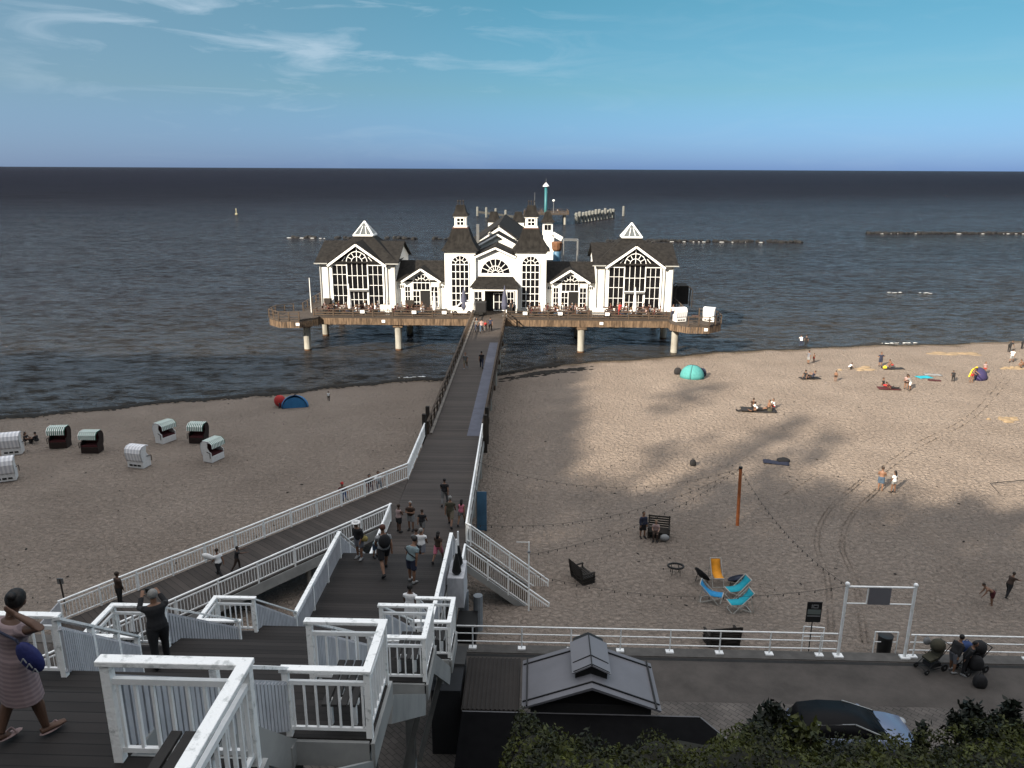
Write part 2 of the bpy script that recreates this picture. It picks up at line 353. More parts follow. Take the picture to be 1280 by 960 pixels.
def sand_mat():
    m = bpy.data.materials.new('beach_sand'); m.use_nodes = True
    n, l = m.node_tree.nodes, m.node_tree.links; b = n['Principled BSDF']; b.inputs['Roughness'].default_value = .95; b.inputs['Specular IOR Level'].default_value = .1
    geo = n.new('ShaderNodeNewGeometry'); P = geo.outputs['Position']
    nz = n.new('ShaderNodeTexNoise'); l.new(P, nz.inputs[0]); nz.inputs['Scale'].default_value = .18; nz.inputs['Detail'].default_value = 6
    rp = n.new('ShaderNodeValToRGB'); l.new(nz.outputs[0], rp.inputs[0]); rp.color_ramp.elements[0].position = .3; rp.color_ramp.elements[1].position = .7
    rp.color_ramp.elements[0].color = (.235, .194, .163, 1); rp.color_ramp.elements[1].color = (.292, .243, .205, 1)
    # wet band and ochre dug patches close to the water line
    sp = n.new('ShaderNodeSeparateXYZ'); l.new(P, sp.inputs[0])
    n2 = n.new('ShaderNodeTexNoise'); l.new(P, n2.inputs[0]); n2.inputs['Scale'].default_value = .5; n2.inputs['Detail'].default_value = 4
    k = n.new('ShaderNodeMath'); k.operation = 'MULTIPLY_ADD'; l.new(n2.outputs[0], k.inputs[0]); k.inputs[1].default_value = .22; l.new(sp.outputs['Z'], k.inputs[2])
    wr = n.new('ShaderNodeMapRange'); l.new(k.outputs[0], wr.inputs[0]); wr.inputs[1].default_value = .17; wr.inputs[2].default_value = .27; wr.inputs[3].default_value = .85; wr.inputs[4].default_value = 0
    mx = n.new('ShaderNodeMixRGB'); l.new(wr.outputs[0], mx.inputs[0]); l.new(rp.outputs[0], mx.inputs[1]); mx.inputs[2].default_value = (.105, .082, .06, 1)
    l.new(mx.outputs[0], b.inputs['Base Color'])
    # trodden footprints
    vo = n.new('ShaderNodeTexVoronoi'); l.new(P, vo.inputs[0]); vo.inputs['Scale'].default_value = 2.6; vo.feature = 'SMOOTH_F1'
    try: vo.inputs['Smoothness'].default_value = .5
    except Exception: pass
    n3 = n.new('ShaderNodeTexNoise'); l.new(P, n3.inputs[0]); n3.inputs['Scale'].default_value = 3.5; n3.inputs['Detail'].default_value = 4; n3.inputs['Roughness'].default_value = .55; n3.inputs['Distortion'].default_value = .8
    b1 = n.new('ShaderNodeBump'); b1.inputs['Strength'].default_value = 1; b1.inputs['Distance'].default_value = .10; l.new(vo.outputs['Distance'], b1.inputs['Height'])
    b2 = n.new('ShaderNodeBump'); b2.inputs['Strength'].default_value = 1; b2.inputs['Distance'].default_value = .62; l.new(n3.outputs[0], b2.inputs['Height']); l.new(b1.outputs[0], b2.inputs['Normal'])
    l.new(b2.outputs[0], b.inputs['Normal'])
    return m
SAND = sand_mat()
sb = MB()
xs = [-160 + 4 * i for i in range(20)] + [-80 + 1.5 * i for i in range(121)] + [103 + 5 * i for i in range(20)]
N = 60
for x in xs:
    ys = shore(x)
    for j in range(N):
        u = j / (N - 1); y = 29.0 + (ys + 9 - 29.0) * u
        sb.v.append(Vector((x, y, sand_z(x, y) + .05 * math.sin(x * .9 + y * .6) * math.sin(y * .43 - x * .2) * min(1, max(0, (ys - y) / 8)))))
for i in range(len(xs) - 1):
    for j in range(N - 1):
        a = i * N + j; sb.f.append([a, a + N, a + N + 1, a + 1]); sb.m.append(0)
sb.build('beach', SAND, smooth=True, kind='structure')
# seaweed line along the waterline
SW = mat('dark_seaweed', (.018, .015, .011), .9, .5, 4)
sw = MB(); r2 = random.Random(3)
x = -75.0
while x < 60:
    dens = 1.0 if x < 3 else .35
    for _ in range(int(20 * dens) + 1):
        y = shore(x) - abs(r2.gauss(0, .6 if x < 3 else .2)); w = r2.uniform(.10, .34); a = r2.uniform(-.6, .6)
        zz = sand_z(x, y) + .015
        sw.ell((x + r2.uniform(-.3, .3), y, zz), (w, w * .45, .05), 6, 4, rot=Matrix.Rotation(a, 3, 'Z'))
    x += .28
for _ in range(260):   # patch under the bridge
    x = r2.gauss(1.0, 2.6); y = shore(x) - 3.2 - abs(r2.gauss(0, 1.0)); w = r2.uniform(.12, .4)
    if x > -4: sw.ell((x, y, sand_z(x, y) + .01), (w * 1.4, w * .6, .05), 6, 4)
sw.build('seaweed', SW, kind='stuff', label='dark line of washed up seaweed along the waterline', cat='seaweed')
# foam
FO = mat('foam', (.75, .77, .78), .6, .1, 4)
fm = MB()
for (x0, x1, yo) in [(-15.5, -12.5, .9), (48, 53, 1.2), (-60, -56, .6)]:
    for _ in range(int((x1 - x0) * 4)):
        x = r2.uniform(x0, x1); y = shore(x) + yo + r2.gauss(0, .15); w = r2.uniform(.08, .35)
        fm.ell((x, y, .01), (w, w * .25, .02), 6, 4)
for (cx, cy, ln) in [(72, 152, 6)]:
    for _ in range(int(ln * 1.6)):
        x = cx + r2.uniform(-ln, ln); y = cy + r2.gauss(0, .35); w = r2.uniform(.1, .45)
        fm.ell((x, y, .02), (w, w * .25, .03), 6, 4)
fm.build('foam', FO, kind='stuff', label='thin white foam on small breaking waves', cat='foam')

# ------------------------------------------------------------------ promenade
PROM = bpy.data.materials.new('promenade_paving'); PROM.use_nodes = True
def _prom(m):
    n, l = m.node_tree.nodes, m.node_tree.links; b = n['Principled BSDF']; b.inputs['Roughness'].default_value = .9
    geo = n.new('ShaderNodeNewGeometry')
    br = n.new('ShaderNodeTexBrick'); mp = n.new('ShaderNodeMapping'); l.new(geo.outputs['Position'], mp.inputs[0]); mp.inputs['Rotation'].default_value = (0, 0, R(45)); l.new(mp.outputs[0], br.inputs[0])
    br.inputs['Scale'].default_value = 1; br.inputs['Brick Width'].default_value = .4; br.inputs['Row Height'].default_value = .2; br.inputs['Mortar Size'].default_value = .012
    br.inputs['Color1'].default_value = (.100, .088, .080, 1); br.inputs['Color2'].default_value = (.074, .066, .060, 1); br.inputs['Mortar'].default_value = (.03, .028, .026, 1)
    nz = n.new('ShaderNodeTexNoise'); l.new(geo.outputs['Position'], nz.inputs[0]); nz.inputs['Scale'].default_value = .7; nz.inputs['Detail'].default_value = 7
    mr_ = n.new('ShaderNodeMapRange'); l.new(nz.outputs[0], mr_.inputs[0]); mr_.inputs[1].default_value = .3; mr_.inputs[2].default_value = .7; mr_.inputs[3].default_value = .65; mr_.inputs[4].default_value = 1.35
    vm = n.new('ShaderNodeVectorMath'); vm.operation = 'SCALE'; l.new(br.outputs[0], vm.inputs[0]); l.new(mr_.outputs[0], vm.inputs['Scale']); l.new(vm.outputs[0], b.inputs['Base Color'])
_prom(PROM)
ASPH = mat('asphalt', (.125, .110, .10), .9, .35, .9, .4, 30)
KERB = mat('kerb_stone', (.17, .16, .15), .85, .3, 2, .2)
pm = MB(); pm.add([(-90, 18, 2.5), (120, 18, 2.5), (120, 29.3, 2.5), (-90, 29.3, 2.5)], [(0, 1, 2, 3)]); pm.build('promenade', PROM, kind='structure')
pm = MB(); pm.add([(-90, 26.4, 2.506), (120, 26.4, 2.506), (120, 29.29, 2.506), (-90, 29.29, 2.506)], [(0, 1, 2, 3)]); pm.build('asphalt_path', ASPH, kind='structure')
pm = MB(); pm.box(-90, 120, 29.3, 29.9, 1.4, 2.54); pm.build('kerb', KERB, kind='structure')
dr = MB(); dr.add([(-20, 29.05, 2.511), (60, 29.05, 2.511), (60, 29.25, 2.511), (-20, 29.25, 2.511)], [(0, 1, 2, 3)]); dr.build('gutter', mat('gutter_dark', (.03, .03, .03), .8, .4, 5), kind='structure')

# ------------------------------------------------------------------ hill and wood behind the viewpoint (they shade the near beach)
HY = -48.0
def prof(u):
    u += .8391 * (-12 - HY)
    return prof0(u) + .6941 * (-12 - HY)
def prof0(u):
    P = [(-400, 73), (-81, 72.5), (-78.7, 69.5), (-63, 56.5), (-51, 45.5), (-44, 43), (-40.7, 45.5), (-34, 45), (-28, 43.6), (-18, 42.8), (0, 43), (200, 42)]
    for (a, b), (c, d) in zip(P, P[1:]):
        if u <= c: return b + (d - b) * (u - a) / (c - a)
    return 42
EARTH = mat('hill_earth', (.035, .032, .018), .95, .5, 1.2, .5)
def hill_z(x, y):
    n1 = .25 * math.sin(x * 1.3 + y * .7) + .18 * math.sin(x * 2.9 - y * 1.9)
    if y < -1:
        top = prof(x) - 5
        t = min(1, (-1 - y) / (-1 - HY))
        return 20.0 + (top - 20.0) * t ** 5 + n1
    right = min(1, max(0, (x + 1.6) / 1.4))
    zl = 19.0 - .78 * y - 1.0
    zr = 19.9 - .62 * max(y, 1.5) if y < 13.2 else 19.9 - .62 * 13.2 - (y - 13.2) * 1.9
    z = zl + (zr - zl) * right + n1 * (.4 + .6 * right)
    if x < -7: z -= min(3, (-7 - x) * .6)
    return max(z, 2.2)
hm = MB()
hx = [-300 + 4 * i for i in range(70)] + [-20 + .5 * i for i in range(100)] + [30 + 4 * i for i in range(30)]
hy = [-80, -60, -54, -48, -40, -32, -24, -16, -12, -8, -6, -4, -2.5, -1.2] + [.0 + .5 * i for i in range(46)]
for x in hx:
    for y in hy: hm.v.append(Vector((x, y, hill_z(x, y))))
ny = len(hy)
for i in range(len(hx) - 1):
    for j in range(ny - 1):
        a = i * ny + j; hm.f.append([a, a + ny, a + ny + 1, a + 1]); hm.m.append(0)
hm.build('hill', EARTH, smooth=True, kind='structure')
LEAFD = mat('dark_tree_leaves', (.05, .075, .02), .7, .5, 2)
def leaf_quad(mb, c, s, rr, mi=0, flat=0):
    a = Vector((rr.gauss(0, 1), rr.gauss(0, 1), rr.gauss(0, 1) * (1 - flat))).normalized()
    b = a.cross(Vector((rr.gauss(0, 1), rr.gauss(0, 1), rr.gauss(0, 1)))).normalized()
    a *= s; b *= s * .45
    mb.add([c - a, c - a * .1 + b, c + a, c - a * .1 - b], [(0, 1, 2, 3)], mi)
wd = MB(); r3 = random.Random(11)
u = -270.0
while u < 40:
    top = prof(u)
    for k in range(10):
        hh = (k + r3.random()) / 10 * 9
        c = Vector((u + r3.uniform(-1, 1), HY + r3.uniform(-2.5, 2.5), top - hh + r3.uniform(-.8, .5)))
        sz = r3.uniform(.7, 1.3)
        for _ in range(7): leaf_quad(wd, c + Vector((r3.gauss(0, sz * .5), r3.gauss(0, sz * .5), r3.gauss(0, sz * .4))), sz * .75, r3)
    u += .62
def crown(cx, cz, rx, rz, n):
    for _ in range(n):
        a = r3.uniform(0, 6.28); q = math.sqrt(r3.random())
        c = Vector((cx + .8391 * (HY + 12) + math.cos(a) * q * rx, HY + r3.uniform(-1.5, 1.5), cz + .6941 * (-12 - HY) + math.sin(a) * q * rz))
        leaf_quad(wd, c, r3.uniform(.5, .9), r3)
crown(-57, 61, 2.2, 4.5, 75); crown(-42.5, 51, 1.7, 6, 150); crown(-37.5, 49, 1.5, 5, 110); crown(-60, 64, 1.3, 3, 30); crown(-48, 49.5, 1.5, 4.5, 60)
wd.build('distant_wood', LEAFD, kind='stuff', label='dark trees along the top of the bluff behind the viewpoint', cat='trees')
# ------------------------------------------------------------------ railings, windows
DONE_POSTS = []
def railing(parent, pts, h=1.05, cap=(.07, .05), gap=.14, slat=.035, post=.09, postgap=1.6, capm=WHITE, slm=WHITE, lift=.12, mid=True, kind='pickets', name='railing', bevel=0, ends=True, midm=None):
    """one railing following the floor points `pts`; part with handrail and posts below it"""
    pts = [Vector(p) for p in pts]
    b = MB()
    for a, c in zip(pts, pts[1:]):
        L = (c - a).length; Z = Vector((0, 0, 1)); d = (c - a) / L
        if kind == 'pickets':
            n = max(1, int(L / gap))
            for i in range(n):
                p = a + d * (L * (i + .5) / n)
                b.bar(p + Z * lift, p + Z * (h - (.2 if mid else .04)), slat, slat * .8, up=(d.x, d.y, 0))
            b.bar(a + Z * lift, c + Z * lift, .04, .05)
            if mid: b.bar(a + Z * (h - .2), c + Z * (h - .2), .045, .06)
        elif kind == 'boards':
            for q in (.2, .5): b.bar(a + Z * q, c + Z * q, .04, .15)
        elif kind == 'bars':
            for q in (.16, h * .56): b.bar(a + Z * q, c + Z * q, .045, .06)
    o = b.build(name, slm, parent)
    t = MB(); rings = []
    for i, p in enumerate(pts):
        d0 = (p - pts[i - 1]) if i else (pts[1] - p); d1 = (pts[i + 1] - p) if i < len(pts) - 1 else d0
        d0 = Vector((d0.x, d0.y, 0)).normalized(); d1 = Vector((d1.x, d1.y, 0)).normalized()
        n0 = Vector((d0.y, -d0.x, 0)); n1 = Vector((d1.y, -d1.x, 0)); mv = (n0 + n1).normalized(); mv = mv * (cap[0] / 2 / max(.4, mv.dot(n0)))
        q = p + Vector((0, 0, h))
        if i == 0: q = q - d1 * cap[0] * .6
        if i == len(pts) - 1: q = q + d0 * cap[0] * .6
        u_ = Vector((0, 0, cap[1] / 2)); rings.append([q - mv - u_, q + mv - u_, q + mv + u_, q - mv + u_])
    t.loft(rings); t.build('handrail', capm, o, bevel=bevel)
    for a, c in zip(pts, pts[1:]):
        L = (c - a).length; n = max(1, round(L / postgap))
        for i in range(n + 1):
            p = a + (c - a) * (i / n)
            if any((p - q).length < .2 for q in DONE_POSTS): continue
            DONE_POSTS.append(p)
            MB().box(p.x - post / 2, p.x + post / 2, p.y - post / 2, p.y + post / 2, p.z - .1, p.z + h - cap[1] / 2 - .004).build('post', capm, o)
    return o

def window(parent, cx, y, z0, w, h, cols, rows, arch=False, bar=.05, frame=.085, name='window', face=-1, halfround=False, fm=None):
    """window in a wall facing -Y; opening bottom centre (cx, y, z0); arch: top is a half circle"""
    fm = fm or WHITE
    f = MB(); d0, d1 = y - .10, y - .02
    rz = h - (w / 2 if arch else 0)
    if halfround: rz = 0
    def hb(x0, x1, z, t): f.box(x0, x1, d0, d1, z - t / 2, z + t / 2)
    def vb(x, za, zb, t): f.box(x - t / 2, x + t / 2, d0 - .004, d1 + .004, za, zb)
    x0, x1 = cx - w / 2, cx + w / 2
    if rz > 0:
        for i in range(cols + 1): vb(x0 + w * i / cols, z0, z0 + rz, frame if i in (0, cols) else bar)
        for j in range(rows + 1): hb(x0, x1, z0 + rz * j / rows, frame if j in (0, rows) else bar)
    pts = []
    if arch or halfround:
        c = Vector((cx, 0, z0 + rz)); rad = w / 2; n = 16
        def P(r, t): return Vector((c.x + r * math.cos(t), (d0 + d1) / 2, c.z + r * math.sin(t)))
        for i in range(n):
            t0, t1 = math.pi * i / n, math.pi * (i + 1) / n
            f.bar(P(rad, t0), P(rad, t1), .085, frame, up=(0, 1, 0), ext=.01)
            f.bar(P(rad * .52, t0), P(rad * .52, t1), .075, bar, up=(0, 1, 0))
            if halfround: f.bar(P(rad * .22, t0), P(rad * .22, t1), .075, bar, up=(0, 1, 0))
        ns = 8 if halfround else 6
        for i in range(1, ns): f.bar(P(rad * (.22 if halfround else .52), math.pi * i / ns), P(rad, math.pi * i / ns), .07, bar, up=(0, 1, 0))
        if not halfround: f.bar(P(0, 0), P(rad * .52, math.pi / 2), .07, bar, up=(0, 1, 0))
        if halfround: hb(x0, x1, z0, frame)
        pts = [(c.x + rad * math.cos(math.pi * i / n), c.z + rad * math.sin(math.pi * i / n)) for i in range(n + 1)]
    else: pts = [(x1, z0 + h), (x0, z0 + h)]
    if rz > 0: pts = [(x0, z0), (x1, z0)] + pts
    o = f.build(name, fm, parent)
    g = MB(); g.prism([(a, y - .045, b_) for a, b_ in pts], (0, .03, 0)); g.build('pane', GLASS, o)
    return o
def gable_roof_x(mb, x0, x1, ya, yb, ze, zr, t=.18, mi=0):   # ridge along X
    ym = (ya + yb) / 2
    mb.prism([(x0, ya, ze), (x0, ym, zr), (x0, ym, zr + t), (x0, ya - .05, ze + t * .6)], (x1 - x0, 0, 0), mi)
    mb.prism([(x0, yb, ze), (x0, yb + .05, ze + t * .6), (x0, ym, zr + t), (x0, ym, zr)], (x1 - x0, 0, 0), mi)
def gable_roof_y(mb, xa, xb, y0, y1, ze, zr, t=.18, mi=0):   # ridge along Y
    xm = (xa + xb) / 2
    mb.prism([(xa, y0, ze), (xa - .05, y0, ze + t * .6), (xm, y0, zr + t), (xm, y0, zr)], (0, y1 - y0, 0), mi)
    mb.prism([(xb, y0, ze), (xm, y0, zr), (xm, y0, zr + t), (xb + .05, y0, ze + t * .6)], (0, y1 - y0, 0), mi)
def pyr(mb, cx, cy, hw, hd, z0, z1, tw=.02, mi=0):
    v = [(cx - hw, cy - hd, z0), (cx + hw, cy - hd, z0), (cx + hw, cy + hd, z0), (cx - hw, cy + hd, z0), (cx - tw, cy - tw, z1), (cx + tw, cy - tw, z1), (cx + tw, cy + tw, z1), (cx - tw, cy + tw, z1)]
    mb.add(v, [(0, 3, 2, 1), (4, 5, 6, 7), (0, 1, 5, 4), (1, 2, 6, 5), (2, 3, 7, 6), (3, 0, 4, 7)], mi)

# ------------------------------------------------------------------ pier
PZ = 4.5                      # platform deck
XC = -5.7
pier = thing('pier', 'long timber pier with wide platform standing on pillars in the sea', 'pier', (XC, 97.5, 0))
PL_DECK = planks('platform_deck_boards', (.075, .06, .05), .16)
BR_DECK = planks('bridge_deck_boards', (.080, .066, .058), .20, gap=.06)
d = MB()
PX0, PX1, PY0, PY1 = -31.2, 19.8, 97.5, 127
d.box(PX0, PX1, PY0, PY1, PZ - .25, PZ)
d.build('platform_deck', PL_DECK, pier)
fz = MB()   # fascia of vertical tan boards
for i in range(int((17.4 + 28.8) / .34)):
    x = -28.8 + .34 * i
    fz.box(x + .01, x + .33, PY0 - .10 - rnd.uniform(0, .02), PY0 - .03, PZ - 1.02 - rnd.uniform(0, .05), PZ - .22)
fz.build('fascia', TANW, pier)
fb = MB(); fb.box(-28.8, 17.4, PY0 + .05, PY0 + .5, PZ - 1.1, PZ - .26)
for i in range(14):
    x = -28 + i * 3.5; fb.box(x, x + .3, PY0 + .5, PY1, PZ - 1.0, PZ - .26)
for yy in (104, 111, 118, 125): fb.box(PX0 + .3, PX1 - .3, yy, yy + .5, PZ - 1.45, PZ - 1.01)
fb.build('beam', BROWNW, pier)
def octa(cx, cy, r, sgn):
    o = []
    for i in range(8):
        t = math.pi / 8 + i * math.pi / 4; o.append((cx + r * math.cos(t), cy + r * math.sin(t)))
    return o
for cx, cy in ((-31.0, 98.0), (20.3, 97.2)):
    oc = octa(cx, cy, 3.4, 1)
    MB().prism([(x, y, PZ - .24) for x, y in oc], (0, 0, .245)).build('wing_deck', PL_DECK, pier)
    w = MB()
    for (a, b_) in zip(oc, oc[1:] + oc[:1]):
        A, B = Vector((*a, 0)), Vector((*b_, 0)); n = 8
        for k in range(n):
            p, q = A + (B - A) * (k / n + .01), A + (B - A) * ((k + 1) / n - .01)
            w.bar((p.x, p.y, PZ - .66), (q.x, q.y, PZ - .66), .06, .80)
    w.build('fascia', TANW, pier)
    idx = [2, 3, 4, 5, 6] if cx < 0 else [5, 6, 7, 0, 1]
    railing(pier, [(*oc[i % 8], PZ) for i in idx], h=1.0, cap=(.12, .07), capm=BROWNW, slm=BROWNW, kind='bars', post=.14, postgap=1.4)
railing(pier, [(-28.6, PY0 + .1, PZ), (-8.0, PY0 + .1, PZ)], h=.86, cap=(.12, .07), capm=BROWNW, slm=BROWNW, kind='boards', post=.15, postgap=2.6)
railing(pier, [(-3.4, PY0 + .1, PZ), (17.2, PY0 + .1, PZ)], h=.86, cap=(.12, .07), capm=BROWNW, slm=BROWNW, kind='boards', post=.15, postgap=2.6)
railing(pier, [(-31.1, 101.4, PZ), (-31.1, 126.9, PZ)], h=1.05, cap=(.12, .07), capm=BROWNW, slm=BROWNW, kind='bars', post=.15, postgap=2.2)
railing(pier, [(19.7, 101, PZ), (19.7, 126.9, PZ)], h=1.05, cap=(.12, .07), capm=BROWNW, slm=BROWNW, kind='bars', post=.15, postgap=2.2)
def pillar(x, y, top=PZ - 1.05, r=.47, low=-2, rusty=True):
    m = MB(); m.lathe((x, y, 0), [(r, low), (r, .15), (r * 1.02, .2)], 14, 1 if rusty else 0); m.lathe((x, y, 0), [(r, .2), (r * .97, 1.1), (r, top - .35)], 14, 0)
    m.box(x - .62, x + .62, y - .55, y + .55, top - .36, top + .02, 2)
    m.build('pillar', [CONC, mat('tide_stained_pillar', (.16, .085, .045), .9, .5, 1.5), TANW], pier, smooth=False)
for x, y in ((-29.6, 97.4), (-17.75, 98.2), (6.1, 98.0), (18.3, 98.6), (-29.7, 106.7), (-17.7, 107), (-5.8, 107), (6.1, 107), (18.2, 107), (-29.7, 116), (-17.7, 116), (6.1, 116), (18.2, 116), (-5.7, 98.4)):
    pillar(x, y, rusty=(x, y) != (18.3, 98.6))
# bridge (slopes up slightly towards the platform) and the lower deck by the stairs
BZ = 3.7
bx0, bx1 = -7.95, -3.7
br = MB(); br.prism([(bx0, 54, BZ - .3), (bx1, 54, BZ - .3), (bx1, 97.45, PZ - .3), (bx0, 97.45, PZ - .3)], (0, 0, .3)); br.build('bridge_deck', BR_DECK, pier)
gb = MB()
for x in (bx0 + .2, XC - .1, bx1 - .2): gb.bar((x, 54, BZ - .62), (x, 97.4, PZ - .62), .3, .6)
gb.build('girder', BROWNW, pier)
for y in (60, 70, 80, 89):
    for x in (bx0 + .5, bx1 - .5):
        m = MB(); m.tube((x, y, -2), (x, y, BZ - .1), .26, .26, 12); m.build('pillar', CONC, pier)
    MB().box(bx0 - .1, bx1 + .1, y - .25, y + .25, BZ - .9, BZ - .45).build('crossbeam', BROWNW, pier)
railing(pier, [(bx0 + .05, 54.6, BZ + .01), (bx0 + .05, 97.4, PZ)], h=1.0, cap=(.16, .08), capm=BROWNW, slm=BROWNW, kind='bars', post=.15, postgap=1.9)
railing(pier, [(bx1 - .05, 54.6, BZ + .01), (bx1 - .05, 97.4, PZ)], h=1.0, cap=(.16, .08), capm=BROWNW, slm=BROWNW, kind='bars', post=.15, postgap=1.9)
for x in (bx0 - .15, bx1 + .15):   # tall twin timber gateposts where the white railing ends
    for yy in (54.1, 56.0): MB().box(x - .14, x + .14, yy - .14, yy + .14, BZ - 1.2, BZ + 1.75).build('gatepost', DARKW, pier)
kb = MB(); kb.bar((bx0 + .28, 54.6, BZ + .06), (bx0 + .28, 97.3, PZ + .06), .2, .1); kb.build('kickboard', mat('pale_worn_timber', (.30, .27, .24), .85, .4, 2), pier)
mt = MB(); mt.prism([(bx1 - 1.25, 54.3, BZ + .008), (bx1 - .3, 54.3, BZ + .008), (bx1 - .3, 84, BZ + .56), (bx1 - 1.25, 84, BZ + .56)], (0, 0, .014))
mt.build('cable_mat', mat('blue_grey_mat', (.17, .18, .235), .8, .25, 1.5), kind=None, label='long blue grey mat laid along the right side of the bridge boards', cat='mat')
# lower deck
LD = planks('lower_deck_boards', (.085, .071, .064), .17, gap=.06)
ld = MB(); ld.prism([(-8.0, 30.5, BZ - .3), (-3.5, 30.5, BZ - .3), (-3.5, 38, BZ - .3), (bx1, 54, BZ - .3), (bx0, 54, BZ - .3)], (0, 0, .3)); ld.build('lower_deck', LD, pier)
ls_ = MB(); ls_.bar((-8.0, 30.5, BZ - .5), (-8.0, 54, BZ - .5), .12, .45).bar((-3.48, 30.5, BZ - .5), (-3.68, 54, BZ - .5), .12, .45); ls_.build('girder', PALE, pier)
for y in (33, 39.5, 46, 52.5):
    for x in (-7.6, -3.9): MB().tube((x, y, -.5), (x, y, BZ - .3), .2, .2, 12).build('pillar', CONC, pier)
WR = dict(h=1.08, cap=(.09, .05), gap=.15, slat=.03, post=.07, postgap=1.9, capm=WHITE, slm=WHITE)
railing(pier, [(-3.76, 54.0, BZ), (-3.5, 37.4, BZ), (-3.25, 37.15, BZ)], **WR)
railing(pier, [(-8.05, 54.0, BZ), (-8.0, 45.9, BZ)], **WR)
railing(pier, [(-8.0, 39.7, BZ), (-7.9, 33.6, BZ)], **WR)
railing(pier, [(-3.35, 35.0, BZ), (-3.35, 33.2, BZ)], **WR)
# ramp down to the left
rd = Vector((-13.9, -15.1)).normalized(); ang = math.atan2(rd.y, rd.x)
RMP = planks('ramp_boards', (.078, .064, .056), .30, ang=-(ang + math.pi / 2), gap=.08)
def on_ramp(t, s):   # t 0..1 along, s 0 (near edge) .. 1 (far edge)
    n0, n1 = Vector((-7.97, 39.7, BZ)), Vector((-20.6, 26.2, 2.5)); f0, f1 = Vector((-8.0, 45.9, BZ)), Vector((-21.9, 31.0, 2.5))
    a, b_ = n0 + (n1 - n0) * t, f0 + (f1 - f0) * t
    p = a + (b_ - a) * s; bulge = .0
    return p
rm = MB(); rm.prism([on_ramp(0, 0) - Vector((0, 0, .25)), on_ramp(1, 0) - Vector((0, 0, .25)), on_ramp(1, 1) - Vector((0, 0, .25)), on_ramp(0, 1) - Vector((0, 0, .25))], (0, 0, .25))
rm.build('ramp_deck', RMP, pier)
sg = MB()
for s in (0, 1): sg.bar(on_ramp(0, s) - Vector((0, 0, .35)), on_ramp(1, s) - Vector((0, 0, .35)), .12, .55)
sg.build('stringer', PALE, pier)
railing(pier, [on_ramp(0, 1), on_ramp(.33, 1), on_ramp(.66, 1), on_ramp(1, 1)], **WR)
railing(pier, [on_ramp(0, 0), on_ramp(.33, 0), on_ramp(.66, 0), on_ramp(.98, 0)], **WR)
for t in (.3, .6): 
    for s in (.1, .9):
        p = on_ramp(t, s); MB().tube((p.x, p.y, 0), (p.x, p.y, p.z - .3), .13, .13, 10).build('pillar', CONC, pier)
for s in (0, 1):  # sloping end panel at the foot of the ramp
    p = on_ramp(1, s); q = p + Vector((rd.x, rd.y, 0)) * 1.3
    MB().prism([(p.x, p.y, 2.5), (q.x, q.y, 2.5), (p.x, p.y, 3.58)], (.06, -.06, 0)).build('end_panel', SLATW, pier)
# stairs down to the beach on the right
N_ = 19; x0, z0, x1s, z1s = -3.3, BZ, .75, .55
tr = MB()
for i in range(N_):
    x = x0 + (x1s - x0) * (i + .5) / N_; z = z0 + (z1s - z0) * (i + 1) / N_
    tr.box(x - .14, x + .13, 35.1, 37.2, z - .04, z)
bs = tr.build('beach_stairs', BROWNW, pier)
for yy in (35.04, 37.26):
    MB().bar((x0 - .1, yy, z0 - .18), (x1s, yy, z1s - .18), .08, .34).build('stringer', PALE, bs)
for yy in (35.0, 37.3):
    railing(pier, [(x0 + .05, yy, z0 - .02), (.92, yy, .45)], h=1.08, cap=(.08, .05), gap=.13, slat=.028, post=.06, postgap=1.5)
# bulkhead, dark support and mooring gear right below the landing
for x, y in ((-3.2, 32.6), (-2.5, 32.2)): MB().tube((x, y, 0), (x, y, 3.6), .22, .22, 12).build('pillar', mat('pale_blue_concrete', (.36, .40, .44), .8, .3, 1), pier)
MB().box(-3.4, -2.5, 30.6, 32.0, 0.5, 2.9).build('footing', BLACK, pier)
# rear pier to the head, far out
rp_ = MB(); rp_.box(-7.9, -3.6, 127, 335, PZ - .4, PZ).box(-5, 14, 335, 352, PZ - .4, PZ); rp_.build('rear_deck', PL_DECK, pier)
railing(pier, [(-7.8, 127, PZ), (-7.8, 334, PZ)], h=1.05, capm=BROWNW, slm=BROWNW, kind='bars', post=.2, postgap=5, cap=(.15, .1))
railing(pier, [(-3.7, 127, PZ), (-3.7, 334, PZ)], h=1.05, capm=BROWNW, slm=BROWNW, kind='bars', post=.2, postgap=5, cap=(.15, .1))
railing(pier, [(-5, 335, PZ), (14, 335, PZ), (14, 352, PZ), (-5, 352, PZ), (-5, 335, PZ)], h=1.3, capm=BROWNW, slm=BROWNW, kind='boards', post=.3, postgap=4, cap=(.2, .12))
for y in range(140, 340, 22):
    for x in (-7.2, -4.2): MB().tube((x, y, -2), (x, y, PZ - .4), .3, .3, 8).build('pillar', CONC, pier)
for x, y in ((-4, 337), (4, 337), (12.5, 337), (12.5, 350)): MB().tube((x, y, -2), (x, y, PZ - .4), .5, .5, 8).build('pillar', CONC, pier)
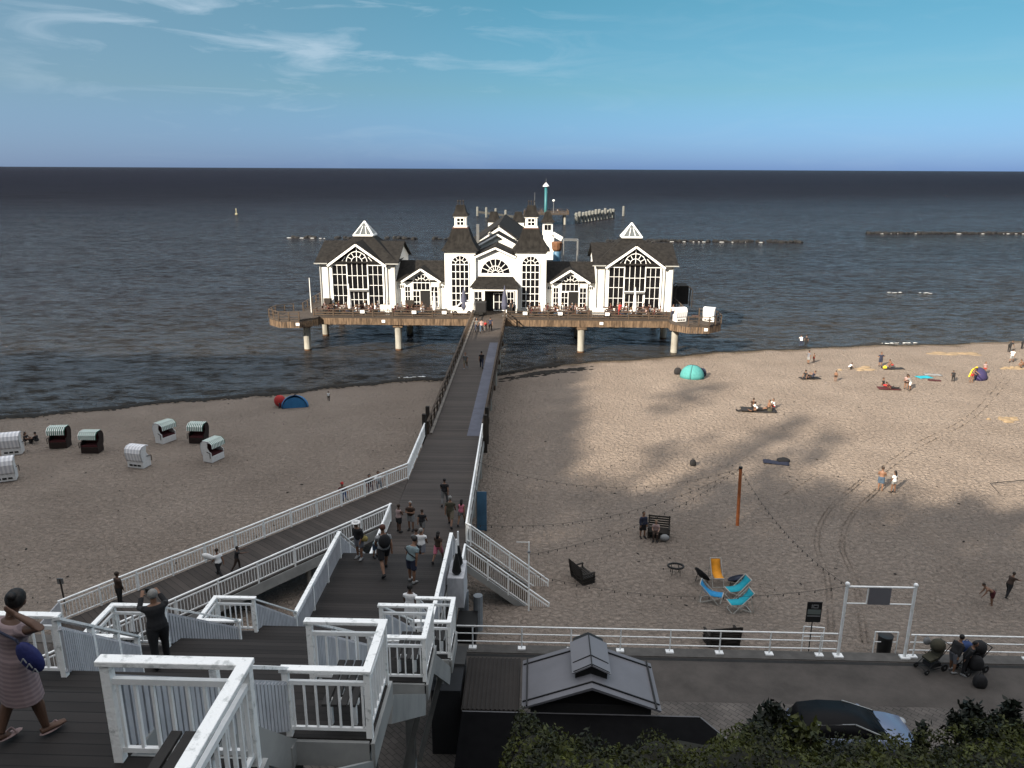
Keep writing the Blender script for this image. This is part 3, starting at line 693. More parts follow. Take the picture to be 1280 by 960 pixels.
# lamp posts and signs standing on the pier's far part
def low_landing():
    t = thing('diving_gondola', 'blue steel diving capsule with rusty orange top beside the pier behind the restaurant', 'diving gondola', (4.3, 155, 0))
    MB().lathe((4.3, 155, 0), [(.1, 3.2), (.75, 3.5), (.75, 7.0), (.6, 7.25)], 14).build('capsule', BLUEP, t, smooth=True)
    MB().lathe((4.3, 155, 0), [(.62, 7.2), (.95, 7.6), (1.1, 8.9), (.9, 9.1)], 12).build('upper_ring', mat('rusty_orange_steel', (.26, .12, .06), .8, .5, 2), t)
    f = MB(); f.box(5.2, 9.6, 153, 157, 3.7, 4.3); f.build('landing', DARKW, t)
    f = MB()
    for x in (5.6, 8.4):
        for y in (153.4, 156.4): f.tube((x, y, 4.3), (x, y, 9.5), .11, .11, 6)
    f.bar((5.6, 153.4, 9.5), (8.4, 153.4, 9.5), .2, .2).bar((5.6, 156.4, 9.5), (8.4, 156.4, 9.5), .2, .2).bar((5.6, 153.4, 9.5), (5.6, 156.4, 9.5), .2, .2).bar((8.4, 153.4, 9.5), (8.4, 156.4, 9.5), .2, .2)
    f.build('gantry', METAL, t)
    f = MB()
    for x in (4, 9):
        f.tube((x, 156, -2), (x, 156, 3.8), .3, .3, 8)
    f.build('legs', RUST, t)
low_landing()
t = thing('navigation_tower', 'tall teal steel tower with white conical cap at the far end of the pier', 'tower', (4.4, 350, PZ))
MB().lathe((4.4, 350, 0), [(.7, PZ - 4), (.66, PZ + 1), (.6, 15.4)], 14).build('shaft', TEAL, t, smooth=True)
MB().lathe((4.4, 350, 0), [(.8, 15.4), (1.5, 15.6), (1.35, 15.9), (.6, 16.7), (.15, 17.2)], 14).build('cap', WHITE, t, smooth=True)
MB().tube((4.4, 350, 17.5), (4.4, 350, 19), .08, .05, 6).build('rod', METAL, t)
t = thing('mast', 'thin bare mast just left of the teal tower at the pier head', 'mast', (-.5, 350, PZ)); MB().tube((-.5, 350, PZ), (-.5, 350, 13), .13, .08, 6).build('pole', METAL, t)
t = thing('signal_lamp', 'small white lamp post right of the teal tower at the pier head', 'lamp post', (7.8, 346, PZ))
MB().tube((7.8, 346, PZ), (7.8, 346, 9.4), .14, .12, 6).build('pole', METAL, t); MB().ell((7.8, 346, 9.7), (.55, .55, .5), 10, 6).build('lamp_head', WHITE, t)
# mooring piles
PILE = mat('weathered_mooring_pile', (.25, .26, .25), .8, .4, 1)
def pile(x, y, h, lab, grp, r=.62):
    m = MB(); m.lathe((x, y, 0), [(r, -2), (r, h - .4), (r * .7, h)], 10); t = m.build('mooring_pile', PILE, label=lab, cat='mooring pile', group=grp)
for i in range(5):
    k = i / 4; x, y = -29.3 + 20.5 * k, 395.5 - 40.8 * k
    pile(x, y, 4.6 + .3 * math.sin(i), 'pale wooden mooring pile in the row left of the pier head', 'mooring piles left of the pier head')
for i in range(13):
    k = i / 12; x, y = 17.8 + 20.7 * k + rnd.uniform(-.3, .3), 346.7 + 42.7 * k
    pile(x, y, 4.3 + rnd.uniform(-.3, .8), 'pale wooden mooring pile in the long row right of the pier head', 'mooring piles right of the pier head', .75)
pile(44.8, 403.5, 5.0, 'lone mooring pile standing apart beyond the row right of the pier head', None)
pile(6.5, 337, 5.0, 'short dark mooring pile close in front of the pier head', None)
wl_ = MB(); wl_.bar((17.8, 347.4, 2.2), (38.5, 390.2, 2.2), .4, 1.5).bar((-29.3, 396.2, 2.0), (-9, 355.4, 2.0), .4, 1.0)
wl_.build('fender_beams', mat('dark_wet_timber', (.08, .08, .075), .8, .5, 1), label='low timber beams joining the mooring piles on both sides', cat='fender')
# breakwaters
ROCK = mat('wet_black_rock', (.009, .009, .010), .7, .5, 1)
def breakwater(x0, y0, x1, y1, lab, n, gap=0):
    m = MB(); rr = random.Random(int(abs(x0)))
    for i in range(n):
        k = rr.random()
        if gap and math.sin(k * gap) < -.35: continue
        x, y = x0 + (x1 - x0) * k, y0 + (y1 - y0) * k + rr.gauss(0, .8)
        w = rr.uniform(.5, 1.3); m.ell((x, y, rr.uniform(0, .3)), (w, w * .7, w * .55), 7, 5, rot=Matrix.Rotation(rr.uniform(0, 3), 3, 'Z'))
    t = m.build('breakwater', ROCK, label=lab, cat='breakwater')
breakwater(-84, 264, -3, 260.5, 'broken line of dark rocks in the sea left of the restaurant', 90, 30)
breakwater(24, 260, 88, 260, 'long low line of dark rocks in the sea right of the restaurant', 150)
breakwater(125.7, 299.4, 190, 305, 'distant line of dark rocks with white foam at the right edge', 230)
f2 = MB()
for _ in range(55):
    k = r2.random(); x = (126 + 64 * k) if r2.random() < .55 else (-84 + 30 * k if r2.random() < .4 else 24 + 64 * k); y = (298.5 + 5.4 * k) if x > 120 else (263 - 2.5 * k if x < 0 else 259)
    w = r2.uniform(.3, .9); f2.ell((x, y - .3, .05), (w, .3, .08), 6, 4)
f2.build('surf', FO, kind='stuff', label='white surf breaking along the rocks', cat='surf')
t = thing('buoy', 'small pale buoy floating alone in the sea at the left', 'buoy', (-152, 395, 0))
MB().lathe((-152, 395, 0), [(.7, -.3), (.7, .4), (.2, .7), (.15, 2.4), (.3, 2.5), (.2, 3.0)], 10).build('body', mat('faded_yellow_paint', (.6, .55, .35), .6, .2, 1), t)

# ------------------------------------------------------------------ restaurant on the pier
res = thing('pier_restaurant', 'white pier restaurant with dark roofs, two towers and glass pyramids on the platform', 'restaurant', (XC + .4, 103.3, PZ))
C0 = -5.3; YW = 103.3
def wall(x0, x1, y0, y1, z1, name='wall'): return MB().box(x0, x1, y0, y1, PZ, z1).build(name, PLASTER, res)
def barge(p0, p1, w=.3, t=.16, m=None):
    return MB().bar(p0, p1, t, w, up=(0, 0, 1)).build('bargeboard', WHITE, res)
for s in (-1, 1):
    cx = C0 + s * 18.62
    xa, xb = cx - 5.16, cx + 5.16
    # pavilion
    wall(xa, xb, YW, 114, 10.72)
    for x in (xa + .12, xa + 1.15, xb - 1.15, xb - .12): MB().tube((x, YW - .1, PZ), (x, YW - .1, 10.6), .07, .07, 8).build('downpipe', PALE, res)
    MB().prism([(cx - 3.55, YW - .12, 10.4), (cx + 3.55, YW - .12, 10.4), (cx, YW - .12, 12.95)], (0, .5, 0)).build('gable_glazing', GLASS, res)
    fr = MB()
    for k in (-.75, -.5, .5, .75): fr.bar((cx + k * 3.3, YW - .16, 10.45), (cx + k * 3.3 * .62, YW - .16, 10.45 + 2.4 * (1 - abs(k) * .62) - .2), .08, .07, up=(0, 1, 0))
    fr.bar((cx, YW - .16, 12.0), (cx, YW - .16, 12.75), .1, .1, up=(0, 1, 0))
    fr.bar((cx - 3.4, YW - .17, 10.45), (cx - 1.3, YW - .17, 10.45), .1, .14).bar((cx + 1.3, YW - .17, 10.45), (cx + 3.4, YW - .17, 10.45), .1, .14)
    fr.build('gable_frame', WHITE, res)
    for q in (-1, 1): barge((cx + q * 3.95, YW - .55, 10.35), (cx, YW - .55, 13.15), .28, .14)
    window(res, cx - 2.42, YW - .03, PZ + .35, 2.0, 5.75, 3, 4)
    window(res, cx + 2.42, YW - .03, PZ + .35, 2.0, 5.75, 3, 4)
    window(res, cx, YW - .18, PZ + 2.7, 2.8, 5.05, 4, 2, arch=True, bar=.06, frame=.13)
    MB().box(cx - 1.35, cx + 1.35, YW - .5, YW - .1, PZ + 2.45, PZ + 2.68).build('lintel', METAL, res)
    w_ = window(res, cx, YW - .05, PZ + .1, 2.5, 2.3, 4, 2, name='door')
    for x in (-3.5, -1.36, 1.36, 3.5): MB().box(cx + x - .08, cx + x + .08, YW - .22, YW - .02, PZ, 10.4).build('pilaster', WHITE, res)
    rf = MB()
    gable_roof_x(rf, cx - 5.65, cx + 5.65, YW - .55, 114.1, 10.7, 13.05)
    # front hip running up under the glass pyramid
    v = [(cx - 5.66, YW - .60, 10.74), (cx + 5.66, YW - .60, 10.74), (cx + 1.2, 108, 13.95), (cx - 1.2, 108, 13.95), (cx + 5.0, 113.9, 10.8), (cx - 5.0, 113.9, 10.8), (cx + 1.2, 110, 13.95), (cx - 1.2, 110, 13.95)]
    rf.add(v, [(0, 1, 2, 3), (1, 4, 6, 2), (4, 5, 7, 6), (5, 0, 3, 7), (3, 2, 6, 7)])
    gable_roof_y(rf, cx - 4.05, cx + 4.05, YW - .6, 108, 10.45, 13.3)
    rf.build('roof', ROOF, res)
    for q in (-1, 1): MB().bar((cx + q * 3.9, YW - .68, 10.68), (cx + q * 5.7, YW - .68, 10.68), .12, .14).build('gutter', PALE, res)
    # gable end walls
    for x in (xa, xb): MB().prism([(x, YW, 10.7), (x, 114, 10.7), (x, 108.7, 12.95)], (.06 if x == xb else -.06, 0, 0)).build('gable_wall', PLASTER, res)
    # glass pyramid lantern
    g = MB(); pyr(g, cx, 109, 1.25, 1.25, 14.0, 15.75); gp = g.build('glass_pyramid', mat('lantern_glass', (.16, .18, .19), .25, .2, 1), res)
    g = MB(); top = (cx, 109, 15.85)
    cs = [(cx - 1.35, 107.65, 14.0), (cx + 1.35, 107.65, 14.0), (cx + 1.35, 110.35, 14.0), (cx - 1.35, 110.35, 14.0)]
    for a, b_ in zip(cs, cs[1:] + cs[:1]):
        g.bar(a, b_, .16, .2); g.bar(a, top, .15, .15)
        for k in (.33, .67):
            m_p = Vector(a).lerp(Vector(b_), k); g.bar(m_p, Vector(m_p).lerp(Vector(top), .62 if False else .66), .07, .07)
    g.build('frame', WHITE, gp)
    # side windows on the outer and inner walls of the pavilion
    # link with small gable
    lx = C0 + s * 10.05
    lo, hi = (cx + 5.16, C0 - 6.8) if s < 0 else (C0 + 6.8, cx - 5.16)
    wall(lo, hi, YW + .6, 112, 8.3, 'link_wall')
    rf = MB(); gable_roof_x(rf, lo - .1, hi + .1, YW + .1, 111.5, 8.25, 10.5)
    gable_roof_y(rf, lx - 2.75, lx + 2.75, YW - .35, 107.5, 8.35, 10.0); rf.build('link_roof', ROOF, res)
    MB().prism([(lx - 2.4, YW + .25, PZ), (lx + 2.4, YW + .25, PZ), (lx + 2.4, YW + .25, 8.35), (lx, YW + .25, 9.85), (lx - 2.4, YW + .25, 8.35)], (0, .5, 0)).build('gable_wall', PLASTER, res)
    for q in (-1, 1): barge((lx + q * 2.65, YW - .38, 8.25), (lx, YW - .38, 9.95), .24, .12)
    window(res, lx, YW + .22, PZ + 2.6, 2.3, 2.15, 4, 1, arch=True)
    window(res, lx - .72, YW + .22, PZ + .2, .95, 2.3, 2, 3)
    window(res, lx - 1.9, YW + .24, PZ + .3, .75, 2.8, 2, 4); window(res, lx + 1.75, YW + .24, PZ + .3, .95, 2.8, 2, 4)
    MB().box(lx - .15, lx + 1.1, YW + .12, YW + .24, PZ, PZ + 2.5).build('doorway', BLACK, res)
    for x in (lo + .6, hi - .6): window(res, x, YW + .58, PZ + 2.75, .8, .5, 3, 1)
    # tower
    tx = C0 + s * 4.72
    wall(tx - 2.07, tx + 2.07, YW - .4, YW + 3.6, 12.35, 'tower_wall')
    window(res, tx, YW - .42, PZ + .4, 2.35, 6.95, 4, 6, arch=True, bar=.075, frame=.11)
    MB().box(tx - 2.2, tx + 2.2, YW - .55, YW + 3.75, 12.3, 12.5).build('cornice', PLASTER, res)
    r_ = MB(); cy = YW + 1.6
    prof_ = [(2.55, 12.5), (2.2, 12.9), (1.6, 13.9), (1.12, 15.3)]
    rings = [[Vector((tx + a * w, cy + b_ * w, z)) for a, b_ in ((-1, -1), (1, -1), (1, 1), (-1, 1))] for w, z in prof_]
    r_.loft(rings); r_.build('tower_roof', ROOF, res)
    MB().box(tx - 1.05, tx + 1.05, cy - 1.05, cy + 1.05, 14.75, 15.45).build('roof_collar', ROOFRED, res)
    cu = MB(); cu.box(tx - .78, tx + .78, cy - .78, cy + .78, 15.4, 16.95); cu.box(tx - .9, tx + .9, cy - .9, cy + .9, 15.42, 15.6).box(tx - .9, tx + .9, cy - .9, cy + .9, 16.75, 16.95)
    cu = cu.build('cupola', PLASTER, res)
    window(cu, tx, cy - .80, 15.72, .95, .95, 2, 2, bar=.08, frame=.1)
    r_ = MB(); rings = [[Vector((tx + a * w, cy + b_ * w, z)) for a, b_ in ((-1, -1), (1, -1), (1, 1), (-1, 1))] for w, z in [(1.1, 16.95), (.75, 17.5), (.55, 18.35)]]
    r_.loft(rings); r_.build('cupola_roof', ROOF, cu)
    fn = MB()
    for a in (-.35, 0, .35): fn.tube((tx + a, cy, 18.3), (tx + a, cy, 18.75), .06, .05, 6).ell((tx + a, cy, 18.85), (.13, .13, .13), 6, 4)
    fn.build('finial', DARKW, cu)
    # small rear cupola tower
    bx_ = C0 + s * 2.2; by = 141
    wall(bx_ - 1.0, bx_ + 1.0, by - 1, by + 1, 13.9, 'rear_tower_wall')
    window(res, bx_, by - 1.03, 12.1, 1.3, 1.2, 2, 1)
    r_ = MB(); rings = [[Vector((bx_ + a * w, by + b_ * w, z)) for a, b_ in ((-1, -1), (1, -1), (1, 1), (-1, 1))] for w, z in [(1.3, 13.9), (.9, 14.6), (.6, 15.6)]]
    r_.loft(rings); r_.build('rear_tower_roof', ROOF, res)
# entrance between the towers
MB().prism([(C0 - 2.7, YW, PZ), (C0 + 2.7, YW, PZ), (C0 + 2.7, YW, 11.7), (C0, YW, 12.5), (C0 - 2.7, YW, 11.7)], (0, .5, 0)).build('entrance_wall', PLASTER, res)
window(res, C0, YW - .02, 9.45, 3.95, 2.0, 1, 1, halfround=True, bar=.08)
rf = MB(); gable_roof_y(rf, C0 - 2.85, C0 + 2.85, YW - .45, 110, 11.75, 12.95, t=.2); rf.build('entrance_roof', ROOF, res)
for q in (-1, 1): barge((C0 + q * 2.7, YW - .48, 11.65), (C0, YW - .48, 12.85), .24, .14)
MB().prism([(C0 - 4.6, 109, 11), (C0 + 4.6, 109, 11), (C0 + 4.6, 109, 11.6), (C0, 109, 14.0), (C0 - 4.6, 109, 11.6)], (0, .4, 0)).build('upper_gable_wall', PLASTER, res)
rf = MB(); gable_roof_y(rf, C0 - 4.9, C0 + 4.9, 108.6, 116, 11.5, 14.2); gable_roof_y(rf, C0 - 6.2, C0 + 6.2, 113, 139, 10.8, 15.1); rf.build('hall_roof', ROOF, res)
for q in (-1, 1): barge((C0 + q * 4.8, 108.5, 11.5), (C0, 108.5, 14.15), .22, .14)
wall(C0 - 5.7, C0 + 5.7, 108, 138, 10.9, 'hall_wall')
MB().prism([(C0 - 5.7, 113.2, 10.9), (C0 + 5.7, 113.2, 10.9), (C0, 113.2, 14.9)], (0, .3, 0)).build('hall_gable', PLASTER, res)
MB().box(-8.4, -8.0, 110.8, 111.2, 12, 15.4).build('chimney_pipe', METAL, res)
# porch
po = MB(); v = [(C0 - 3.3, 100.9, 7.85), (C0 + 3.3, 100.9, 7.85), (C0 + 2.3, YW + .1, 9.1), (C0 - 2.3, YW + .1, 9.1), (C0 + 3.3, YW + .1, 7.85), (C0 - 3.3, YW + .1, 7.85)]
po.add(v, [(0, 1, 2, 3), (1, 4, 2), (0, 3, 5), (0, 5, 4, 1)]); po.build('porch_roof', ROOF, res)
pw = MB(); pw.box(C0 - 3.0, C0 + 3.0, 101.3, 101.5, 7.4, 7.85)
for x in (-3.0, -1.6, 1.35, 2.75): pw.box(C0 + x, C0 + x + .25, 101.3, 101.55, PZ, 7.4)
pw.build('porch_front', PLASTER, res)
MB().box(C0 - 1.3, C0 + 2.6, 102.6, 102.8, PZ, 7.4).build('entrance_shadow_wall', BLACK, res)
window(res, C0 - 2.2, 101.5, PZ + .9, 1.0, 1.9, 2, 2); window(res, C0 + .55, 102.5, PZ + .1, 1.5, 2.3, 2, 2, name='door'); window(res, C0 + 2.1, 101.5, PZ + .9, .9, 1.9, 2, 2)
# white stair kiosk behind, right
t = thing('stair_kiosk', 'narrow white two storey stair hut with dark roof behind the right tower', 'kiosk', (2.8, 165, PZ))
MB().box(1.7, 3.9, 164, 166.4, PZ, 9.6).build('lower_wall', PLASTER, t)
k_ = MB().box(1.5, 3.6, 164.2, 166.3, 9.6, 12.2).build('upper_wall', PLASTER, t); window(k_, 2.55, 164.17, 10.6, 1.5, 1.2, 2, 1)
MB().bar((3.6, 164.4, 9.9), (5.6, 164.4, 8.8), .8, .9).build('side_wing', PLASTER, t)
r_ = MB(); rings = [[Vector((2.55 + a * w, 165.2 + b_ * w, z)) for a, b_ in ((-1, -1), (1, -1), (1, 1), (-1, 1))] for w, z in [(1.5, 12.2), (1.0, 13.0), (.5, 14.4)]]; r_.loft(rings); r_.build('roof', ROOF, t)
# ------------------------------------------------------------------ staircase down the bluff
st = thing('bluff_staircase', 'broad timber staircase with white railings and bench bays leading down to the pier', 'staircase', (-5.5, 14, 12.4))
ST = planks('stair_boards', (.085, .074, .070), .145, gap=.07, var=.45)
LV = dict(A=(17.75, 2.0, 6.7, -8.4, -3.75), A2=(15.45, 8.6, 10.1, -8.4, -3.3), B=(12.4, 13.6, 15.45, -8.3, -3.4), C=(10.6, 17.1, 18.75, -7.6, -3.1), D=(8.7, 20.75, 26.6, -7.25, -3.03))
SR = dict(h=1.05, cap=(.12, .055), gap=.145, slat=.034, post=.085, postgap=1.3, capm=RAILW, slm=WHITE, bevel=.008)
FL = dict(h=1.05, cap=(.10, .05), gap=.105, slat=.072, post=.085, postgap=2.0, capm=RAILW, slm=SLATW)
land = {}
for k, (z, ya, yb, xl, xr) in LV.items():
    land[k] = MB().box(xl - .05, xr + .05, ya, yb, z - .06, z).build('landing', ST, st)
    f = MB(); f.box(xl - .1, xl - .05, ya, yb, z - .36, z - .02).box(xr + .05, xr + .1, ya, yb, z - .36, z - .02).box(xl, xr, yb - .06, yb - .01, z - .3, z - .07).box(xl, xr, ya + .3, ya + .5, z - .3, z - .07).box(xl, xr, yb - .5, yb - .3, z - .3, z - .07)
    f.build('fascia', PALE, land[k])
    for x in (xl + .2, xr - .2):
        yy = (ya + yb) / 2; MB().box(x - .12, x + .12, yy - .12, yy + .12, max(1.0, hill_z(x, yy) - 1), z - .3).build('column', PALE, land[k])
def flight(k0, k1, end=None):
    z0, _, y0, l0, r0 = LV[k0]
    if end: z1, y1, l1, r1 = end
    else: z1, y1, _, l1, r1 = LV[k1]
    n = max(2, round((z0 - z1) / .165)); t = MB(); rs = MB()
    for i in range(1, n):
        q = i / n; y = y0 + (y1 - y0) * (i - .5) / (n - 1) if n > 1 else y0; z = z0 + (z1 - z0) * q
        xl = l0 + (l1 - l0) * q; xr = r0 + (r1 - r0) * q; dy = (y1 - y0) / (n - 1)
        t.box(xl, xr, y - dy * .56, y + dy * .5, z - .05, z)
        rs.box(xl, xr, y - dy * .5, y - dy * .5 + .02, z, z + .16)
    o = t.build('flight', ST, st); rs.build('risers', mat('dark_risers', (.05, .045, .042), .9, .3, 3), o)
    for a, b_, sx in ((l0, l1, -.06), (r0, r1, .06)):
        MB().bar((a + sx, y0 - .1, z0 - .22), (b_ + sx, y1 + .1, z1 - .22), .07, .38).build('stringer', PALE, o)
    return o
for a, b_ in (('A', 'A2'), ('A2', 'B'), ('B', 'C'), ('C', 'D')): flight(a, b_)
flight('D', None, (3.7, 33.4, -7.7, -3.2))
def frail(p0, p1, o=None, **kw):
    d_ = dict(FL); d_.update(kw); railing(st, [p0, p1], **d_)
def bay(x_in, x_out, y0, y1, z, grp=None):
    s = 1 if x_out > x_in else -1
    xa, xb = sorted((x_in, x_out))
    b_ = MB(); b_.box(xa - .03, xb + .03, y0 - .05, y1 + .05, z - .06, z - .003); o = b_.build('bay_floor', ST, st)
    f = MB(); f.box(xa, xb, y0 - .10, y0 - .05, z - .42, z - .03).box(xa, xb, y1 + .05, y1 + .1, z - .42, z - .03); xo = x_out + s * .03
    f.box(min(xo, xo + s * .05), max(xo, xo + s * .05), y0 - .1, y1 + .1, z - .42, z - .03); f.build('bay_fascia', PALE, o)
    railing(st, [(x_in, y1, z), (x_out, y1, z), (x_out, y0, z), (x_in, y0, z)], name='bay_railing', **SR)
railing(st, [(-7.15, 9.98, 15.45), (-8.4, 9.98, 15.45), (-8.4, 8.75, 15.45)], name='bay_railing', **SR)
bays = [('A', -3.75, -2.5, 4.2, 5.77), ('A2', -3.3, -2.19, 8.84, 9.98), ('B', -3.4, -2.25, 14.13, 15.35), ('B', -8.3, -9.46, 13.93, 15.13), ('C', -3.1, -2.12, 17.52, 18.64), ('C', -7.6, -8.65, 17.36, 18.47)]
for k, xi, xo, y0, y1 in bays: bay(xi, xo, y0, y1, LV[k][0])
# flight railings, right and left
frail((-3.75, 5.8, 17.75), (-3.3, 8.80, 15.45)); frail((-3.3, 10.0, 15.45), (-3.42, 14.1, 12.4)); frail((-3.4, 15.38, 12.4), (-3.1, 17.5, 10.6)); frail((-3.1, 18.66, 10.6), (-3.03, 20.8, 8.7))
frail((-7.1, 9.95, 15.45), (-8.28, 13.9, 12.4)); frail((-8.3, 15.15, 12.4), (-7.62, 17.34, 10.6)); frail((-7.6, 18.5, 10.6), (-7.27, 20.75, 8.7))
frail((-8.4, 6.6, 17.75), (-8.4, 8.7, 15.45)); frail((-8.4, 2.0, 17.75), (-8.4, 6.6, 17.75))
frail((-7.27, 20.8, 8.7), (-7.27, 26.2, 8.7), cap=(.13, .06)); frail((-3.03, 20.85, 8.7), (-3.03, 26.25, 8.7), cap=(.13, .06))
frail((-7.27, 26.3, 8.7), (-7.8, 33.3, 3.72)); frail((-3.03, 26.35, 8.7), (-3.3, 33.2, 3.72))
# sloping soffit plates outside the right hand flights, seen from above
for (y0, z0, y1, z1, xa0, xb0, xa1, xb1) in ((10.15, 14.95, 14.0, 12.0, -3.2, -2.2, -3.3, -2.28), (15.5, 11.95, 17.4, 10.2, -3.3, -2.3, -3.0, -2.15), (5.9, 17.2, 8.7, 15.0, -3.6, -2.55, -3.2, -2.2)):
    m = MB(); m.prism([(xa0, y0, z0), (xb0, y0, z0), (xb1, y1, z1), (xa1, y1, z1)], (0, 0, -.12)); m.build('side_plate', PALE, st)
    m = MB(); m.bar((xb0 + .03, y0, z0 - .1), (xb1 + .03, y1, z1 - .1), .06, .42); m.build('side_beam', PALE, st)
for y, z in ((9.5, 15.0), (14.7, 12.0), (18.1, 10.2)): MB().prism([(-2.25, y - .5, z), (-2.25, y + .5, z), (-3.0, y + .3, z - 3.2), (-3.0, y - .3, z - 3.2)], (-.12, 0, 0)).build('bracket', PALE, st)
MB().box(-2.92, -2.35, 23.9, 25.2, 8.1, 9.25).build('side_box', SLATW, st)
for yy in (24.2, 24.8):
    t = thing('folded_parasol', 'folded dark parasol with white tip in the box outside the lower landing railing', 'parasol', (-2.62, yy, 9.2), 'folded parasols by the lower landing')
    MB().lathe((-2.62, yy, 0), [(.05, 9.2), (.17, 9.35), (.11, 9.75), (.03, 10.1)], 10).build('canopy', BLACK, t); MB().tube((-2.62, yy, 10.0), (-2.62, yy, 10.6), .04, .03, 8).build('tip', WHITE, t)
# benches in the bays
BENCH = mat('dark_bench_slats', (.05, .045, .042), .7, .4, 3, .3, 12)
def bench(label, x, y, z, L, rz=0):
    t = thing('bench', label, 'bench', (x, y, z), 'slatted benches in the staircase bays')
    m = MB()
    for i in range(4): m.box(x - .24 + i * .125, x - .24 + i * .125 + .095, y - L / 2, y + L / 2, z + .42, z + .455)
    m.build('seat', BENCH, t)
    for yy in (-L / 2 + .18, L / 2 - .18):
        m = MB(); m.box(x - .24, x + .24, y + yy - .03, y + yy + .03, z + .34, z + .415).box(x - .2, x - .14, y + yy - .03, y + yy + .03, z, z + .34).box(x + .14, x + .2, y + yy - .03, y + yy + .03, z, z + .34)
        m.build('leg_frame', WHITE, t)
bench('dark slatted bench in the nearest bay of the staircase, cut off by the photo bottom', -2.92, 4.95, 17.75, 1.35)
bench('dark slatted bench in the second nearest right hand bay of the staircase', -2.62, 9.4, 15.45, 1.0)
bench('dark slatted bench in the third right hand bay going down the staircase', -2.68, 14.75, 12.4, 1.0)
bench('dark slatted bench in the lowest right hand bay of the staircase', -2.52, 18.08, 10.6, .95)
bench('dark slatted bench in the left bay behind the man in black', -9.1, 14.5, 12.4, 1.0)
bench('dark slatted bench in the lower left bay beside the staircase', -8.3, 17.9, 10.6, .9)

# ------------------------------------------------------------------ foliage on the bluff
LEAF = mat('hedge_leaves', (.145, .165, .020), .6, 0, 1.3, col2=(.016, .021, .006), spec=.3, thr=(.42, .75))
LEAF2 = mat('dark_shrub_leaves', (.018, .026, .014), .6, .5, 2, spec=.3)
LEAFG = mat('grey_green_leaves', (.045, .052, .036), .7, .4, 2)
STEM = mat('brown_stem', (.05, .035, .02), .9, .3, 3)
r4 = random.Random(21)
gc = MB()
x = -2.2
while x < 24:
    y = 6.0
    while y < (13.3 if x > 6.5 else 12.9):
        bump = .4 * max(0, math.sin(x * 1.7 + 2 * math.sin(y * .9)) * math.sin(y * 1.4 + x * .5)) + .25 * math.sin(x * 4.1 + y * 3.3)
        if x > -1.2 or (y < 11 and x > -2.1):
            for _ in range(42):
                c = Vector((x + r4.uniform(-.13, .13), y + r4.uniform(-.13, .13), 0)); c.z = hill_z(c.x, c.y) + (.12 if x > 7 else -.10) + bump * r4.uniform(.5, 1.0) + r4.uniform(0, .28)
                leaf_quad(gc, c, r4.uniform(.024, .062), r4, flat=.3)
        y += .25
    x += .25
gc.build('hedge_cover', LEAF, kind='stuff', label='olive green bushy ground cover on the bluff below the viewpoint', cat='ground cover')
def shrub(x, y, h, w, n, m, label, leaf=.09, z=None, name='shrub', spikes=6):
    z = hill_z(x, y) - .1 if z is None else z
    t = thing(name, label, 'shrub', (x, y, z))
    s, l = MB(), MB()
    for i in range(spikes):
        a = r4.uniform(0, 6.28); q = r4.uniform(.1, 1) * w / 2; hh = h * r4.uniform(.55, 1)
        if i == 0: q, hh = .05, h
        top = Vector((x + math.cos(a) * q, y + math.sin(a) * q, z + hh)); base = Vector((x + math.cos(a) * q * .2, y + math.sin(a) * q * .2, z))
        mid = base.lerp(top, .5) + Vector((math.cos(a) * q * .2, math.sin(a) * q * .2, 0))
        s.tube(base, mid, .025, .018, 5).tube(mid, top, .018, .006, 5)
        for _ in range(n // spikes):
            k = r4.random() ** .8; p = base.lerp(mid, k * 2) if k < .5 else mid.lerp(top, k * 2 - 1)
            rad = .28 * w * (1.05 - k) * .8 + .08
            leaf_quad(l, p + Vector((r4.gauss(0, rad * .55), r4.gauss(0, rad * .55), r4.gauss(0, .08))), leaf * r4.uniform(.6, 1.25), r4)
    s.build('stem', STEM, t); l.build('foliage', m, t)
shrub(*at_z(968, 905, 12.2)[:2], 1.0, 1.7, 1500, LEAF2, 'dark leafy shrub standing left of the silver blue car roof', .10)
shrub(*at_z(1157, 905, 12.0)[:2], 1.15, .45, 420, LEAF2, 'slim upright dark shrub rising right of the silver blue car', .085, spikes=2)
shrub(*at_z(1128, 895, 11.9)[:2], .45, .5, 150, LEAF2, 'low dark leafy shoot between the car and the slim upright shrub', .08, spikes=3)
shrub(*at_z(1215, 915, 12.2)[:2], .8, 1.1, 1000, LEAF2, 'broad dark shrub at the bottom right, left of the tallest one', .10)
shrub(*at_z(1258, 915, 12.2)[:2], 1.1, 1.4, 1300, LEAF2, 'tallest dark shrub at the bottom right corner', .10)
shrub(*at_z(1190, 905, 12.0)[:2], .6, .6, 260, LEAF2, 'small dark shoot just right of the slim upright shrub', .08, spikes=4)
shrub(*at_z(848, 895, 10.0)[:2], .75, .3, 60, LEAF2, 'thin bare twig rising in front of the paving beside the grey roof', .07, spikes=1)
shrub(*at_z(520, 925, 12.5)[:2], 1.0, 1.5, 1100, LEAFG, 'grey green shrub beside the pale stair stringer', .065, spikes=9)
shrub(*at_z(440, 950, 13.0)[:2], .8, 1.2, 500, LEAFG, 'small dark shrub under the second stair bay', .07, spikes=8)
shrub(*at_z(1010, 930, 12.4)[:2], .8, 1.6, 900, LEAF, 'yellow green bush in front of the silver blue car', .09, spikes=10)

